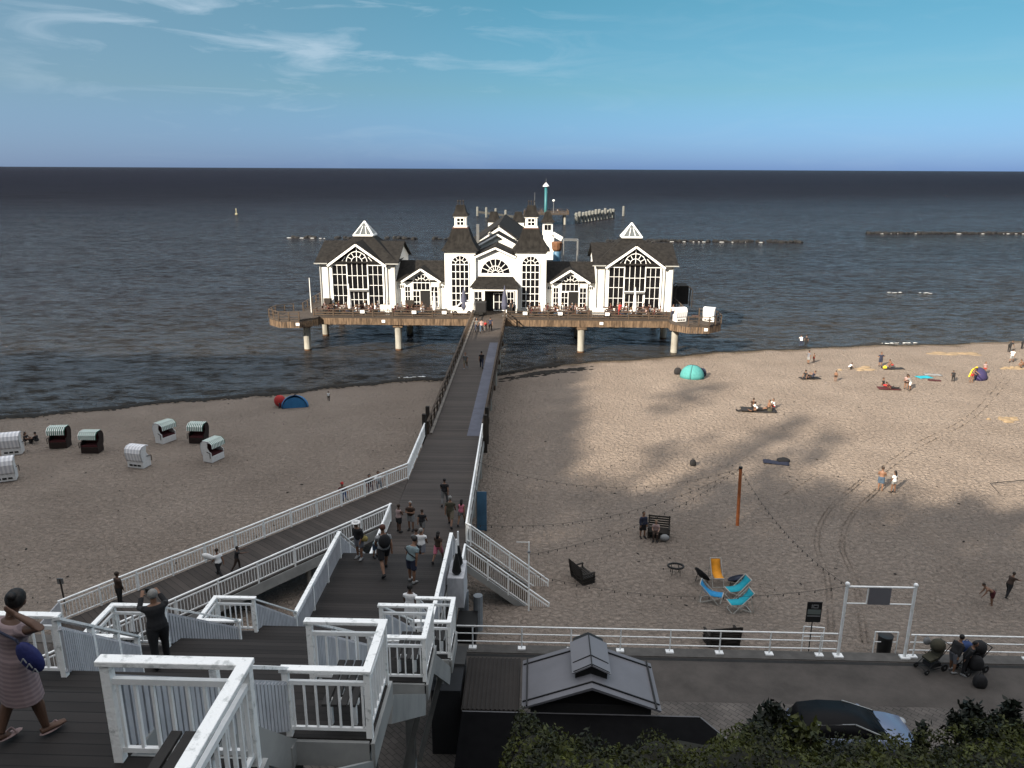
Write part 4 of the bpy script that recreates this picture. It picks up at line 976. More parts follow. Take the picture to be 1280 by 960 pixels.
# ------------------------------------------------------------------ little buildings on the promenade
DARKROOF = mat('slate_blue_sheet_roof', (.155, .156, .175), .55, 0, .6, .1, 3, col2=(.115, .117, .13), thr=(.3, .7))
kz = 2.5
t = thing('kiosk', 'low kiosk with slate blue gable roof and small ridge skylight on the promenade', 'kiosk', (2.1, 23.4, kz))
xl, xr = -.22, 4.42; xm = 2.12; ya, yb = 22.2, 24.8; ze, zr = 5.3, 6.12
MB().box(xl + .25, xr - .25, ya + .3, yb - .2, kz, ze).build('wall', mat('kiosk_dark_wall', (.03, .03, .032), .7, .3, 2), t)
m = MB(); m.prism([(xl + .3, ya + .35, ze), (xr - .3, ya + .35, ze), (xm, ya + .35, zr - .1)], (0, yb - ya - .7, 0)); m.build('gable_wall', BLACK, t)
rf = MB(); gable_roof_y(rf, xl, xr, ya, yb, ze, zr, t=.10); rf = rf.build('roof', DARKROOF, t)
s = MB()
for q in (-1, 1):
    xe = xl if q < 0 else xr
    for k0 in (.015, .985):
        pass
    for yy in (ya + .28, yb - .28): s.bar((xe + q * .02, yy, ze + .09), (xm + q * .0, yy, zr + .13), .035, .05)
    s.bar((xe - q * .12, ya, ze + .16), (xe - q * .12, yb, ze + .16), .05, .06)
s.bar((xm, ya + 1.8, zr + .13), (xm, yb + .3, zr + .16), .05, .06)
s.build('seam', BLACK, rf)
s = MB(); gable_roof_y(s, xm - .62, xm + .62, ya + .65, yb - .15, zr + .14, zr + .46, t=.05); dm = s.build('skylight', mat('skylight_sheet', (.17, .172, .19), .5, .1, .5), t)
MB().prism([(xm - .55, ya + .75, zr - .25), (xm + .55, ya + .75, zr - .25), (xm + .55, ya + .75, zr + .15), (xm, ya + .75, zr + .42), (xm - .55, ya + .75, zr + .15)], (0, 2.0, 0)).build('skylight_side', BLACK, dm)
s = MB(); s.bar((xm, ya + .6, zr + .53), (xm, yb - .1, zr + .53), .035, .03)
for q in (-1, 1): s.bar((xm, 23.4, zr + .53), (xm + q * .62, 23.4, zr + .2), .03, .03).bar((xm, ya + .7, zr + .52), (xm + q * .62, ya + .7, zr + .2), .03, .03)
s.build('skylight_seam', BLACK, dm)
t = thing('shed', 'low shed with ribbed dark brown flat roof between the stairs and the grey kiosk', 'shed', (-1.3, 23.9, kz))
MB().box(-2.25, -.45, 22.5, 25.2, kz, 5.0).build('wall', BLACK, t)
m = MB(); m.box(-2.35, -.35, 22.4, 25.3, 5.0, 5.08)
for i in range(13): m.box(-2.3 + i * .155, -2.3 + i * .155 + .06, 22.4, 25.3, 5.08, 5.12)
m.build('roof', mat('ribbed_brown_roof', (.055, .047, .043), .8, .3, 1), t)
t = thing('terrace_canopy', 'flat black canopy roof in front of the kiosk, its right corner cut off', 'canopy', (3, 20.2, kz))
MB().prism([(-2.3, 19.6, 5.03), (7.4, 19.6, 5.03), (5.75, 22.15, 5.03), (-2.3, 22.15, 5.03)], (0, 0, .16)).build('roof', mat('black_roofing', (.010, .010, .011), .95, .3, 2, spec=.05), t)
m = MB(); m.bar((-2.3, 22.18, 5.14), (5.75, 22.18, 5.14), .05, .1).bar((5.78, 22.15, 5.14), (7.43, 19.6, 5.14), .05, .1); m.build('edge_trim', mat('dull_grey_trim', (.17, .17, .18), .5, .2, 2), t)
for x, y in ((-2, 19.9), (6.6, 19.9), (5.5, 21.9), (-2, 21.9), (2.2, 21.9)): MB().box(x - .06, x + .06, y - .06, y + .06, kz, 5.05).build('post', BLACK, t)
t = thing('utility_hut', 'dark utility hut with grey top squeezed beside the staircase', 'hut', (-2.9, 24.5, kz))
MB().box(-3.5, -2.45, 23.2, 25.6, kz, 5.2).build('wall', mat('dark_slate_panel', (.035, .038, .045), .7, .3, 1), t)
MB().box(-3.55, -2.42, 24.6, 25.7, 5.2, 5.3).build('roof', mat('dull_grey_top', (.12, .12, .12), .7, .3, 1), t)
# ------------------------------------------------------------------ people
SKIN = {'light': mat('light_skin', (.42, .25, .18), .6, .1, 4), 'tan': mat('tanned_skin', (.30, .16, .10), .6, .1, 4), 'dark': mat('dark_tan_skin', (.16, .085, .055), .6, .1, 4)}
CL = {'white': (.72, .72, .72), 'black': (.012, .012, .014), 'navy': (.02, .025, .05), 'grey': (.20, .20, .20), 'ltgrey': (.38, .39, .40), 'olive': (.075, .07, .045), 'red': (.38, .03, .03), 'pink': (.48, .14, .20), 'palepink': (.5, .36, .35),
      'ltblue': (.30, .40, .43), 'blue': (.05, .10, .28), 'denim': (.08, .13, .20), 'khaki': (.26, .22, .16), 'brown': (.06, .035, .025), 'darkred': (.10, .015, .02), 'yellow': (.6, .45, .05), 'teal': (.05, .25, .27), 'jeansgrey': (.22, .23, .27)}
HAIR = {'dark': (.012, .009, .008), 'brown': (.05, .028, .016), 'grey': (.42, .41, .39), 'blond': (.30, .21, .10), 'red': (.14, .04, .02)}
def cloth(c):
    return mat(c + '_cloth', CL[c], .85, .22, 5, .3, 20)
def hairm(c):
    return mat(c + '_hair', HAIR[c], .6, .35, 14, .5, 40, stretch=(1, 1, .3))
CL['mustard'] = (.45, .36, .12)
def striped(name, c1, c2, freq, axis='Z'):
    if name in MC: return MC[name]
    m = bpy.data.materials.new(name); m.use_nodes = True; n, l = m.node_tree.nodes, m.node_tree.links; b = n['Principled BSDF']; b.inputs['Roughness'].default_value = .8
    tc = n.new('ShaderNodeTexCoord'); sp = n.new('ShaderNodeSeparateXYZ'); l.new(tc.outputs['Object'], sp.inputs[0])
    mu = n.new('ShaderNodeMath'); mu.operation = 'MULTIPLY'; mu.inputs[1].default_value = freq; l.new(sp.outputs[axis], mu.inputs[0])
    fr = n.new('ShaderNodeMath'); fr.operation = 'FRACT'; l.new(mu.outputs[0], fr.inputs[0]); gt = n.new('ShaderNodeMath'); gt.operation = 'GREATER_THAN'; gt.inputs[1].default_value = .5; l.new(fr.outputs[0], gt.inputs[0])
    mx = n.new('ShaderNodeMixRGB'); l.new(gt.outputs[0], mx.inputs[0]); mx.inputs[1].default_value = (*c1, 1); mx.inputs[2].default_value = (*c2, 1); l.new(mx.outputs[0], b.inputs['Base Color'])
    MC[name] = m; return m

def tubeloft(mb, pts, rads, side=Vector((1, 0, 0)), n=10, caps=True):
    rings = []
    for i, p in enumerate(pts):
        d = (pts[min(i + 1, len(pts) - 1)] - pts[max(i - 1, 0)]).normalized()
        a = (side - d * side.dot(d))
        a = a.normalized() if a.length > .2 else d.cross(Vector((0, 1, .1))).normalized()
        b = d.cross(a)
        r = rads[i]; ra, rb = r if isinstance(r, tuple) else (r, r)
        rings.append([p + a * (ra * math.cos(2 * math.pi * k / n)) + b * (rb * math.sin(2 * math.pi * k / n)) for k in range(n)])
    mb.loft(rings)
POSES = {
    'stand': dict(), 'stand2': dict(hipL=6, kneeL=4, armL=(8, 8, 25), armR=(-5, 8, 12)),
    'walk': dict(lean=4, hipR=24, kneeR=8, hipL=-16, kneeL=22, armL=(22, 8, 25), armR=(-20, 8, 15)),
    'walk2': dict(lean=4, hipL=22, kneeL=6, hipR=-15, kneeR=25, armR=(20, 8, 20), armL=(-18, 8, 12)),
    'bend': dict(lean=58, hipL=4, kneeL=10, hipR=-2, kneeR=6, armL=(75, 6, 12), armR=(70, 6, 18)),
    'crouch': dict(lean=35, hipL=105, kneeL=125, hipR=95, kneeR=120, armL=(65, 8, 20), armR=(60, 8, 25), foot=25),
    'sit': dict(lean=-8, hipL=84, kneeL=4, hipR=80, kneeR=10, armL=(-28, 14, 8), armR=(-25, 14, 8), foot=-5),
    'sitknees': dict(lean=8, hipL=125, kneeL=108, hipR=120, kneeR=100, armL=(55, 10, 40), armR=(52, 10, 45)),
    'chair': dict(lean=3, hipL=86, kneeL=84, hipR=86, kneeR=80, armL=(35, 10, 60), armR=(32, 10, 65)),
    'lie': dict(hipL=6, kneeL=8, hipR=3, kneeR=12, armL=(10, 30, 30), armR=(170, 20, 60), tilt=-88),
    'prone': dict(hipL=-2, kneeL=10, hipR=2, kneeR=2, armL=(150, 25, 60), armR=(150, 25, 60), tilt=88),
    'hips': dict(armL=(-15, 42, 75), armR=(-15, 42, 75), inward=70),
    'phone': dict(lean=2, armL=(75, 12, 62), armR=(72, 12, 66), hipR=10, kneeR=4, hipL=-6, inward=18),
    'armsfolded': dict(armL=(22, 10, 95), armR=(22, 10, 95), inward=60),
    'reach': dict(lean=25, hipL=20, kneeL=20, hipR=-18, kneeR=12, armL=(95, 10, 8), armR=(85, 10, 10)),
    'neck': dict(lean=4, hipR=14, kneeR=6, hipL=-12, kneeL=18, armR=(105, 75, 128), armL=(10, 8, 20), inward=0),
}
def person(label, loc, face, h=1.72, pose='stand', top='white', bottom='navy', skin='light', hair='brown', style='short', sleeve=.55, leg=2.0, shoes='black', group=None, vox=.022,
           skirt=None, hat=None, topmat=None, eyes=False, fingers=False, cat='person', fem=False, shirtless=False, **ov):
    K = dict(lean=1, hipL=2, kneeL=2, hipR=-2, kneeR=2, armL=(4, 7, 12), armR=(3, 7, 14), tilt=0, inward=10, foot=0, headtilt=0, headturn=0, roll=0)
    K.update(POSES[pose]); K.update(ov)
    root = thing('person', label, cat, loc, group, rz=R(-face))
    S = h / 1.75; ln = R(K['lean'])
    X = Vector((1, 0, 0)); u = Vector((0, math.sin(ln), math.cos(ln))); f = Vector((0, math.cos(ln), -math.sin(ln)))
    hw = .93 if fem else 1.0
    T = lambda t: u * t
    tor = [(-.09, .09, .075), (-.02, .155, .11), (.06, .158, .112), (.14, .138 * hw, .098), (.22, .132 * hw, .095), (.32, .152 * hw, .108), (.41, .165 * hw, .102), (.465, .12 * hw, .075), (.50, .058, .055)]
    body = MB()
    tubeloft(body, [T(a) for a, _, _ in tor], [(b_, c) for _, b_, c in tor], n=14)
    hl = R(K['lean'] * .5 + K['headtilt']); hu = Vector((0, math.sin(hl), math.cos(hl))); hf = Vector((0, math.cos(hl), -math.sin(hl)))
    nb = T(.47); hc = nb + hu * .225 + hf * .018
    HR = Matrix((X, hf, hu)).transposed()
    HR = HR @ Matrix.Rotation(R(-K['headturn']), 3, 'Z')
    tubeloft(body, [nb, nb + hu * .14], [.052, .050])
    body.ell(hc, (.074, .092, .112), 14, 10, rot=HR)
    body.ell(hc + HR @ Vector((0, .03, -.06)), (.052, .058, .055), 10, 7, rot=HR)
    body.ell(hc + HR @ Vector((0, .097, -.012)), (.014, .022, .024), 8, 6, rot=HR)
    for s in (-1, 1): body.ell(hc + HR @ Vector((s * .076, -.005, -.01)), (.012, .022, .032), 8, 6, rot=HR)
    shirt, pants = MB(), MB(); SHO = []
    J = dict(head=hc, HR=HR, neck=nb, u=u, f=f)
    # legs
    legs = []
    for s, hk, kk in ((-1, 'hipL', 'kneeL'), (1, 'hipR', 'kneeR')):
        a, k = R(K[hk]), R(K[kk]); hip = Vector((s * .083, 0, -.03))
        td = Vector((s * .035, math.sin(a), -math.cos(a))).normalized(); sd = Vector((s * .01, math.sin(a - k), -math.cos(a - k))).normalized()
        knee = hip + td * .42; ank = knee + sd * .40
        P = [hip, hip + td * .12, hip + td * .30, knee, knee + sd * .12, knee + sd * .28, ank]
        RR = [.088, .086, .066, .052, .056, .042, .034]
        tubeloft(body, P, RR)
        fa = a - k + R(90 + K['foot']); fd = Vector((s * .12, math.sin(fa), -math.cos(fa))).normalized()
        F_ = [ank - fd * .055 + sd * .045, ank + fd * .02 + sd * .045, ank + fd * .10 + sd * .06, ank + fd * .17 + sd * .07]
        FR = [(.030, .034), (.036, .042), (.040, .026), (.030, .016)]
        tubeloft(body, F_, FR); sh_ = MB(); SHO.append(sh_); tubeloft(sh_, F_, [(p + .010, q + .010) for p, q in FR]); tubeloft(sh_, [ank - sd * .01, ank + sd * .05], [.044, .046])
        legs.append((P, RR)); J['knee' + ('L' if s < 0 else 'R')] = knee; J['ank' + ('L' if s < 0 else 'R')] = ank
    arms = []
    for s, key in ((-1, 'armL'), (1, 'armR')):
        p, ab, el = [R(v) for v in K[key]]; sh = T(.415) + X * (s * .155 * hw)
        def dirv(ang, abd): 
            v = Vector((s * math.sin(abd), math.sin(ang) * math.cos(abd), -math.cos(ang) * math.cos(abd)))
            return (X * v.x + f * v.y + u * v.z).normalized()
        ud = dirv(p, ab); inw = R(K['inward']) if el > R(20) else 0
        fdv = dirv(p + el, 0); fdv = (fdv * math.cos(inw) + X * (-s * math.sin(inw))).normalized()
        if key + 'dir' in K: fdv = Vector(K[key + 'dir']).normalized()
        if key + 'up' in K: ud = Vector(K[key + 'up']).normalized()
        elb = sh + ud * .275; wr = elb + fdv * .24
        P = [sh, sh + ud * .10, elb, elb + fdv * .08, wr]; RR = [.058, .050, .040, .040, .026]
        tubeloft(body, P, RR); hd = fdv
        side = X if abs(hd.x) < .8 else u
        tubeloft(body, [wr - hd * .01, wr + hd * .04, wr + hd * .085], [(.026, .020), (.036, .015), (.034, .012)], side=side)
        sdv = (side - hd * side.dot(hd)).normalized(); nv = hd.cross(sdv)
        for q, L in ((-.027, .058), (-.009, .068), (.009, .064), (.027, .050)):
            b0 = wr + hd * .078 + sdv * q; tubeloft(body, [b0, b0 + hd * L * .55 + nv * .004, b0 + hd * L * .9 + nv * .018], [.0095, .009, .007], n=6)
        b0 = wr + hd * .02 - sdv * (s * .030); tubeloft(body, [b0, b0 + (hd * .6 - sdv * s * .7).normalized() * .055], [.012, .009], n=6)
        arms.append((P, RR)); J['wr' + ('L' if s < 0 else 'R')] = wr; J['hd' + ('L' if s < 0 else 'R')] = hd
    # clothes
    if not shirtless:
        ts = [r for r in tor if r[0] >= -.02]
        tubeloft(shirt, [T(a) for a, _, _ in [(-.05, 0, 0)] + ts[:-1]] + [T(.475)], [(.172, .128)] + [(b_ + .016, c + .016) for _, b_, c in ts[:-1]] + [(.085, .072)], n=14)
        for P, RR in arms:
            if sleeve <= 0: continue
            k = sleeve
            pts, rr = [P[0]], [RR[0] + .013]
            tot = [0, .10, .275]
            if k <= 1:
                e = P[0] + (P[2] - P[0]) * k; pts += [e]; rr += [RR[1] + .016]
            else:
                e = P[2] + (P[4] - P[2]) * min(1, k - 1); pts += [P[1], P[2], e]; rr += [RR[1] + .013, RR[2] + .014, RR[4] + .018]
            tubeloft(shirt, pts, rr)
    if skirt:
        kn = (J['kneeL'] + J['kneeR']) / 2; hem = kn * skirt
        tubeloft(shirt if skirt and bottom is None else pants, [T(.12), T(.02), hem * .5, hem], [(.145, .105), (.172, .13), (.185, .16), (.20 + abs(J['kneeL'].x) * .1, .17)], n=14)
    elif bottom:
        tubeloft(pants, [T(-.10), T(-.03), T(.09)], [(.12, .10), (.172, .126), (.168, .122)], n=14)
        for P, RR in legs:
            k = leg; pts, rr = [P[0] + Vector((0, 0, .02))], [RR[0] + .016]
            if k <= 1:
                e = P[0] + (P[3] - P[0]) * k; pts += [P[1], e]; rr += [RR[1] + .017, RR[2] + .026]
            else:
                e = P[3] + (P[6] - P[3]) * min(.97, k - 1); pts += [P[1], P[2], P[3], e]; rr += [RR[1] + .016, RR[2] + .016, RR[3] + .016, RR[6] + .022]
            tubeloft(pants, pts, rr)
    # hair / hat
    hm_ = MB(); ht = MB()
    if style != 'bald':
        hm_.ell(hc + HR @ Vector((0, -.022, .022)), (.084, .090, .106), 14, 9, rot=HR)
        if style == 'long': tubeloft(hm_, [hc + HR @ Vector((0, -.05, .02)), hc + HR @ Vector((0, -.085, -.10)), nb - f * .09 - u * .06], [(.078, .05), (.082, .045), (.05, .025)])
        if style == 'bun': hm_.ell(hc + HR @ Vector((0, -.10, .075)), (.045, .042, .042), 10, 7)
        if style == 'tail': tubeloft(hm_, [hc + HR @ Vector((0, -.10, .04)), nb - f * .12], [.03, .018])
    if hat:
        if hat == 'sunhat': ht.ell(hc + HR @ Vector((0, -.01, .055)), (.16, .17, .022), 14, 6, rot=HR); ht.ell(hc + HR @ Vector((0, -.01, .075)), (.085, .095, .075), 12, 8, rot=HR)
        else: ht.ell(hc + HR @ Vector((0, -.01, .045)), (.086, .10, .085), 12, 8, rot=HR); ht.ell(hc + HR @ Vector((0, .10, .04)), (.06, .06, .012), 10, 5, rot=HR)
    M = Matrix.Rotation(R(-K['tilt']), 4, 'X') @ Matrix.Rotation(R(K['roll']), 4, 'Y')
    M = Matrix.Diagonal((S * K.get('wide', 1.2), S * 1.14, S, 1)) @ M
    for b_ in (body, shirt, pants, *SHO, hm_, ht): b_.xf(M)
    mz = min([v.z for v in body.v] + [v.z for q in SHO for v in q.v])
    for b_ in (body, shirt, pants, *SHO, hm_, ht): b_.v = [v - Vector((0, 0, mz)) for v in b_.v]
    def rem(o, vx, sm=1):
        r_ = o.modifiers.new('remesh', 'REMESH'); r_.mode = 'VOXEL'; r_.voxel_size = vx; r_.use_smooth_shade = True
        if sm: s_m = o.modifiers.new('smooth', 'SMOOTH'); s_m.iterations = 3; s_m.factor = .5
    bo = body.build('body', SKIN[skin], root, True, local=True); rem(bo, vox * S * .75)
    if shirt.v: rem(shirt.build('dress' if (skirt and bottom is None) else 'shirt', topmat or cloth(top), root, True, local=True), vox * S)
    if pants.v: rem(pants.build('skirt' if skirt else ('shorts' if leg < 1.4 else 'trousers'), cloth(bottom), root, True, local=True), vox * S)
    if shoes:
        for q in SHO: q.build('shoe', cloth(shoes), root, True, local=True)
    if hm_.v: hm_.build('hair', hairm(hair), root, True, local=True)
    if ht.v: ht.build('hat', cloth('white' if hat == 'sunhat' else hat), root, True, local=True)
    if eyes:
        e = MB()
        for s in (-1, 1): e.ell(hc + HR @ Vector((s * .03, .086, .012)), (.011, .007, .007), 6, 5)
        e.xf(M); e.v = [v - Vector((0, 0, mz)) for v in e.v]; e.build('eyes', BLACK, root, local=True)
    root['_h'] = h; del root['_h']
    J['W'] = Matrix.Translation(loc) @ Matrix.Rotation(R(-face), 4, 'Z') @ Matrix.Translation((0, 0, -mz)) @ M
    return root, J
def backpack(J, label, col='black', size=1.0, name='backpack', off=(0, -.17, .30), cat='bag'):
    W = J['W']; f, u = J['f'], J['u']
    c = u * off[2] + f * off[1] + Vector((off[0], 0, 0))
    m = MB(); m.ell(Vector((0, 0, 0)), (.15 * size, .085 * size, .21 * size), 12, 9); Rm = Matrix((Vector((1, 0, 0)), f, u)).transposed()
    m.v = [W @ (c + Rm @ v) for v in m.v]; p = m.v[0]
    t = thing(name, label, cat, tuple(W @ c)); m.build('bag', cloth(col), t, True)
    s = MB()
    for q in (-.09, .09): s.path([W @ (c + Rm @ Vector((q, .05, .15))), W @ (c + Rm @ Vector((q * 1.1, .22, .20))), W @ (c + Rm @ Vector((q * 1.3, .27, .0))), W @ (c + Rm @ Vector((q, .08, -.15)))], .014, 6)
    s.build('strap', cloth(col), t)
def bag(label, c, r, col, name='bag', cat='bag', group=None):
    t = thing(name, label, cat, tuple(c), group); c = Vector(c)
    m = MB(); rings = []
    for z, k in ((0, .82), (.25, 1.0), (.6, .97), (.88, .7), (1.0, .3)):
        rings.append([c + Vector((math.copysign(abs(math.cos(a)) ** .6, math.cos(a)) * r[0] * k, math.copysign(abs(math.sin(a)) ** .6, math.sin(a)) * r[1] * k, z * r[2])) for a in [2 * math.pi * i / 14 for i in range(14)]])
    m.loft(rings); m.build('pouch', cloth(col), t, True)
    h_ = MB(); h_.path([c + Vector((-r[0] * .35, 0, r[2] * .9)), c + Vector((-r[0] * .2, 0, r[2] * 1.2)), c + Vector((r[0] * .2, 0, r[2] * 1.2)), c + Vector((r[0] * .35, 0, r[2] * .9))], .012, 6); h_.build('handle', cloth(col), t)
    return t

# nearest woman, seen from behind
DR = striped('pale_striped_dress', (.24, .18, .185), (.175, .13, .138), 22)
r_, J = person('woman in pale striped dress with dark bun and one arm raised behind her head', (-4.77, 6.02, 17.755), 30, 1.51, 'neck', bottom=None, skirt=1.0, topmat=DR, skin='dark', hair='dark', style='bun', sleeve=.35, shoes=None, vox=.012, fem=True,
               armRup=(.80, .15, .42), armRdir=(-.86, -.30, .42), headturn=-30, headtilt=14, hipR=9, kneeR=3, hipL=-7, kneeL=12, wide=1.32)
W = J['W']
t = thing('sandals', 'pair of flat light sandals on the woman in the striped dress', 'sandals', (-4.77, 6.02, 17.755))
for k in ('ankL', 'ankR'):
    p = W @ J[k]; MB().ell((p.x + .03, p.y + .05, p.z - .07), (.05, .125, .012), 12, 6, rot=Matrix.Rotation(R(-30), 3, 'Z')).build('sole', cloth('palepink'), t); MB().path([(p.x - .02, p.y + .06, p.z - .06), (p.x + .04, p.y + .09, p.z - .015), (p.x + .09, p.y + .08, p.z - .06)], .010, 6).build('strap', cloth('palepink'), t)
c = W @ Vector((.20, -.04, .22)) + Vector((.13, -.05, 0))
t = thing('shoulder_bag', 'royal blue cloth bag slung behind the woman in the striped dress', 'bag', tuple(c))
m = MB(); q = Matrix.Rotation(R(-28), 3, 'Y') @ Matrix.Rotation(R(-10), 3, 'Z'); m.ell(c, (.115, .06, .165), 14, 9, rot=q)
m.build('pouch', mat('royal_blue_cloth', (.025, .035, .19), .7, .3, 6, .3, 25), t, True)
MB().path([W @ Vector((-.02, -.10, .44)), c + Vector((-.1, 0, .17)), c + Vector((-.04, -.02, .10))], .013, 6).build('strap', cloth('navy'), t)
e_ = MB()
for i in range(3): e_.path([c + Vector((-.03 + .045 * i, -.085, .0 - .05 * i)), c + Vector((.0 + .045 * i, -.088, .045 - .05 * i)), c + Vector((.02 + .045 * i, -.085, .0 - .05 * i))], .006, 5)
e_.build('pale_mark', cloth('ltgrey'), t)
# man with camera
r_, J = person('grey haired man in black clothes raising a camera to his face on the staircase', (-8.12, 14.45, 12.4), -35, 1.82, 'phone', 'black', 'black', 'tan', 'grey', sleeve=1.9, vox=.016, lean=6)
p = J['W'] @ ((J['wrL'] + J['wrR']) / 2 + (J['hdL'] + J['hdR']) * .05)
t = thing('camera', 'black camera held up by the grey haired man in black', 'camera', tuple(p)); MB().box(p.x - .075, p.x + .075, p.y - .03, p.y + .03, p.z - .05, p.z + .05).build('camera_body', BLACK, t, bevel=.006); MB().tube(p + Vector((0, 0, 0)), p + Vector((-.07, .11, 0)), .034, .036, 12).build('lens', BLACK, t)
def gz(px, py, z): v = at_z(px, py, z); return (v.x, v.y, z)
def plz(px, py):   # on the pier bridge / lower deck
    z = 3.7
    for _ in range(6):
        v = at_z(px, py, z); z = 3.7 + max(0, v.y - 54) * (.8 / 43.5)
    return (v.x, v.y, z + .005)
D_ = 8.7
person('woman in dark top and lilac skirt wearing a white sun hat on the lower landing', gz(450, 698, D_), 200, 1.62, 'stand2', 'black', 'jeansgrey', 'tan', 'dark', leg=.9, hat='sunhat', shoes='ltgrey', sleeve=1.5, fem=True, lean=12)
bag('mustard yellow bag carried by the woman in the white sun hat', Vector(gz(454, 698, D_)) + Vector((.12, -.12, .8)), (.13, .08, .2), 'mustard')
person('small child in pale blue bending beside the woman in the white sun hat', gz(470, 697, D_), 120, 1.1, 'bend', 'ltblue', 'denim', 'tan', 'brown', leg=.9)
r_, J = person('tall man in light shirt and black shorts with black backpack striding on the landing', gz(481, 716, D_), -25, 1.93, 'walk', 'ltgrey', 'black', 'tan', 'red', leg=.85, sleeve=.55, hat=None, style='short')
backpack(J, 'black backpack on the striding man in light shirt and black shorts', 'black', 1.15)
r_, J = person('man in pale blue shirt with dark cross strap leaning forward on the landing', gz(515, 728, D_), 25, 1.72, 'stand2', 'ltblue', 'navy', 'tan', 'dark', leg=.9, shoes='ltgrey', lean=16, headtilt=20)
W = J['W']; MB().path([W @ Vector((-.19, -.05, .42)), W @ Vector((0, -.125, .28)), W @ Vector((.19, -.04, .10))], .022, 6).build('cross_strap', cloth('black'), label='dark strap across the back of the man in pale blue shirt', cat='strap')
person('child with pink trousers and dark top at the right side of the landing', gz(548, 702, D_), 20, 1.25, 'walk', 'brown', 'pink', 'tan', 'dark', leg=1.0, style='long', fem=True)
person('short haired woman in white dress with thin cross strap beyond the stair bays', gz(514, 787, D_), 10, 1.62, 'stand2', 'white', None, 'dark', 'dark', skirt=.9, sleeve=.4, fem=True)
person('woman in pale pink tank top and dark shorts in the group on the lower deck', plz(499, 665), 40, 1.66, 'armsfolded', 'palepink', 'black', 'dark', 'brown', leg=.8, fem=True, sleeve=0)
person('man in dark shirt and white shorts facing the viewer on the lower deck', plz(514, 663), 190, 1.74, 'armsfolded', 'brown', 'ltgrey', 'tan', 'grey', leg=.85, eyes=True)
person('boy in black t-shirt walking between the adults on the lower deck', plz(528, 668), 10, 1.5, 'walk2', 'black', 'grey', 'tan', 'brown', leg=.9)
person('man in grey olive shirt at the foot of the stairs left of the white shirt', plz(521, 699), 0, 1.74, 'walk', 'grey', 'olive', 'tan', 'brown', leg=1.0)
person('man in bright white t-shirt and grey shorts at the foot of the stairs', plz(527, 701), 5, 1.82, 'walk2', 'white', 'jeansgrey', 'tan', 'grey', leg=.9)
person('boy in black t-shirt and grey trousers walking alone on the lower deck', plz(556, 631), 0, 1.68, 'walk', 'black', 'grey', 'tan', 'dark', leg=1.9)
person('man in olive shirt and khaki shorts walking towards the pier', plz(563, 658), 5, 1.84, 'walk2', 'olive', 'khaki', 'tan', 'grey', leg=.95)
person('girl in pink top with long dark hair walking beside the man in olive', plz(577, 656), 10, 1.55, 'walk', 'pink', 'grey', 'tan', 'dark', leg=.6, style='long', fem=True, sleeve=0)
person('person in grey shirt walking on the left half of the bridge', plz(582, 461), 180, 1.7, 'walk', 'grey', 'khaki', 'tan', 'brown', leg=.9, shoes='ltgrey')
person('person in dark clothes with a handbag on the middle of the bridge', plz(602, 460), 0, 1.72, 'walk2', 'black', 'navy', 'tan', 'dark')
for i, (px, py, c, b_, lb) in enumerate([(596, 415, 'grey', 'navy', 'person in grey top at the pier end of the bridge, leftmost of the group'), (602, 416, 'palepink', 'denim', 'person in pale pink top at the pier end of the bridge'), (607, 414, 'red', 'grey', 'child in red top at the pier end of the bridge'), (613, 414, 'navy', 'black', 'person in dark clothes at the pier end of the bridge, rightmost of the group')]):
    person(lb, plz(px, py), 0 if i % 2 else 180, 1.72 if i != 2 else 1.3, 'walk', c, b_, 'tan', 'dark', leg=1.9, vox=.028)
# on the ramp
def rampz(px, py):
    z = 3.2
    for _ in range(8):
        v = at_z(px, py, z); t_ = max(0, min(1, (-8 - v.x) / 13.4)); z = 3.7 - 1.2 * t_
    return (v.x, v.y, z + .01)
person('woman in white top carrying white fabric on the ramp', rampz(275, 722), -60, 1.62, 'walk', 'white', 'black', 'tan', 'brown', leg=1.9, fem=True)
v = Vector(rampz(268, 716)); MB().ell(v + Vector((-.28, .1, .85)), (.34, .12, .16), 10, 7, rot=Matrix.Rotation(R(20), 3, 'Y')).build('folded_towel', cloth('white'), smooth=True, label='white fabric bundle carried by the woman on the ramp', cat='towel')
person('child in dark clothes running ahead of the woman on the ramp', rampz(297, 713), 60, 1.35, 'reach', 'black', 'brown', 'dark', 'dark', lean=8, leg=1.9)
person('person in dark brown jacket on the ramp behind the man with the camera', rampz(151, 756), 30, 1.75, 'stand', 'brown', 'black', 'dark', 'brown', sleeve=1.9)
def off_ramp(px, py): 
    v = Vector(rampz(px, py)); return (v.x, v.y, v.z)
person('person with red cap and blue trousers sitting against the far railing of the ramp', off_ramp(428, 622), 150, 1.7, 'sitknees', 'darkred', 'blue', 'tan', 'dark', hat='red')
person('person in black sitting second by the far railing of the ramp', off_ramp(462, 612), 160, 1.7, 'sitknees', 'black', 'darkred', 'tan', 'dark')
person('person in white t-shirt sitting by the far railing of the ramp', off_ramp(473, 608), 160, 1.7, 'sitknees', 'white', 'navy', 'tan', 'brown')

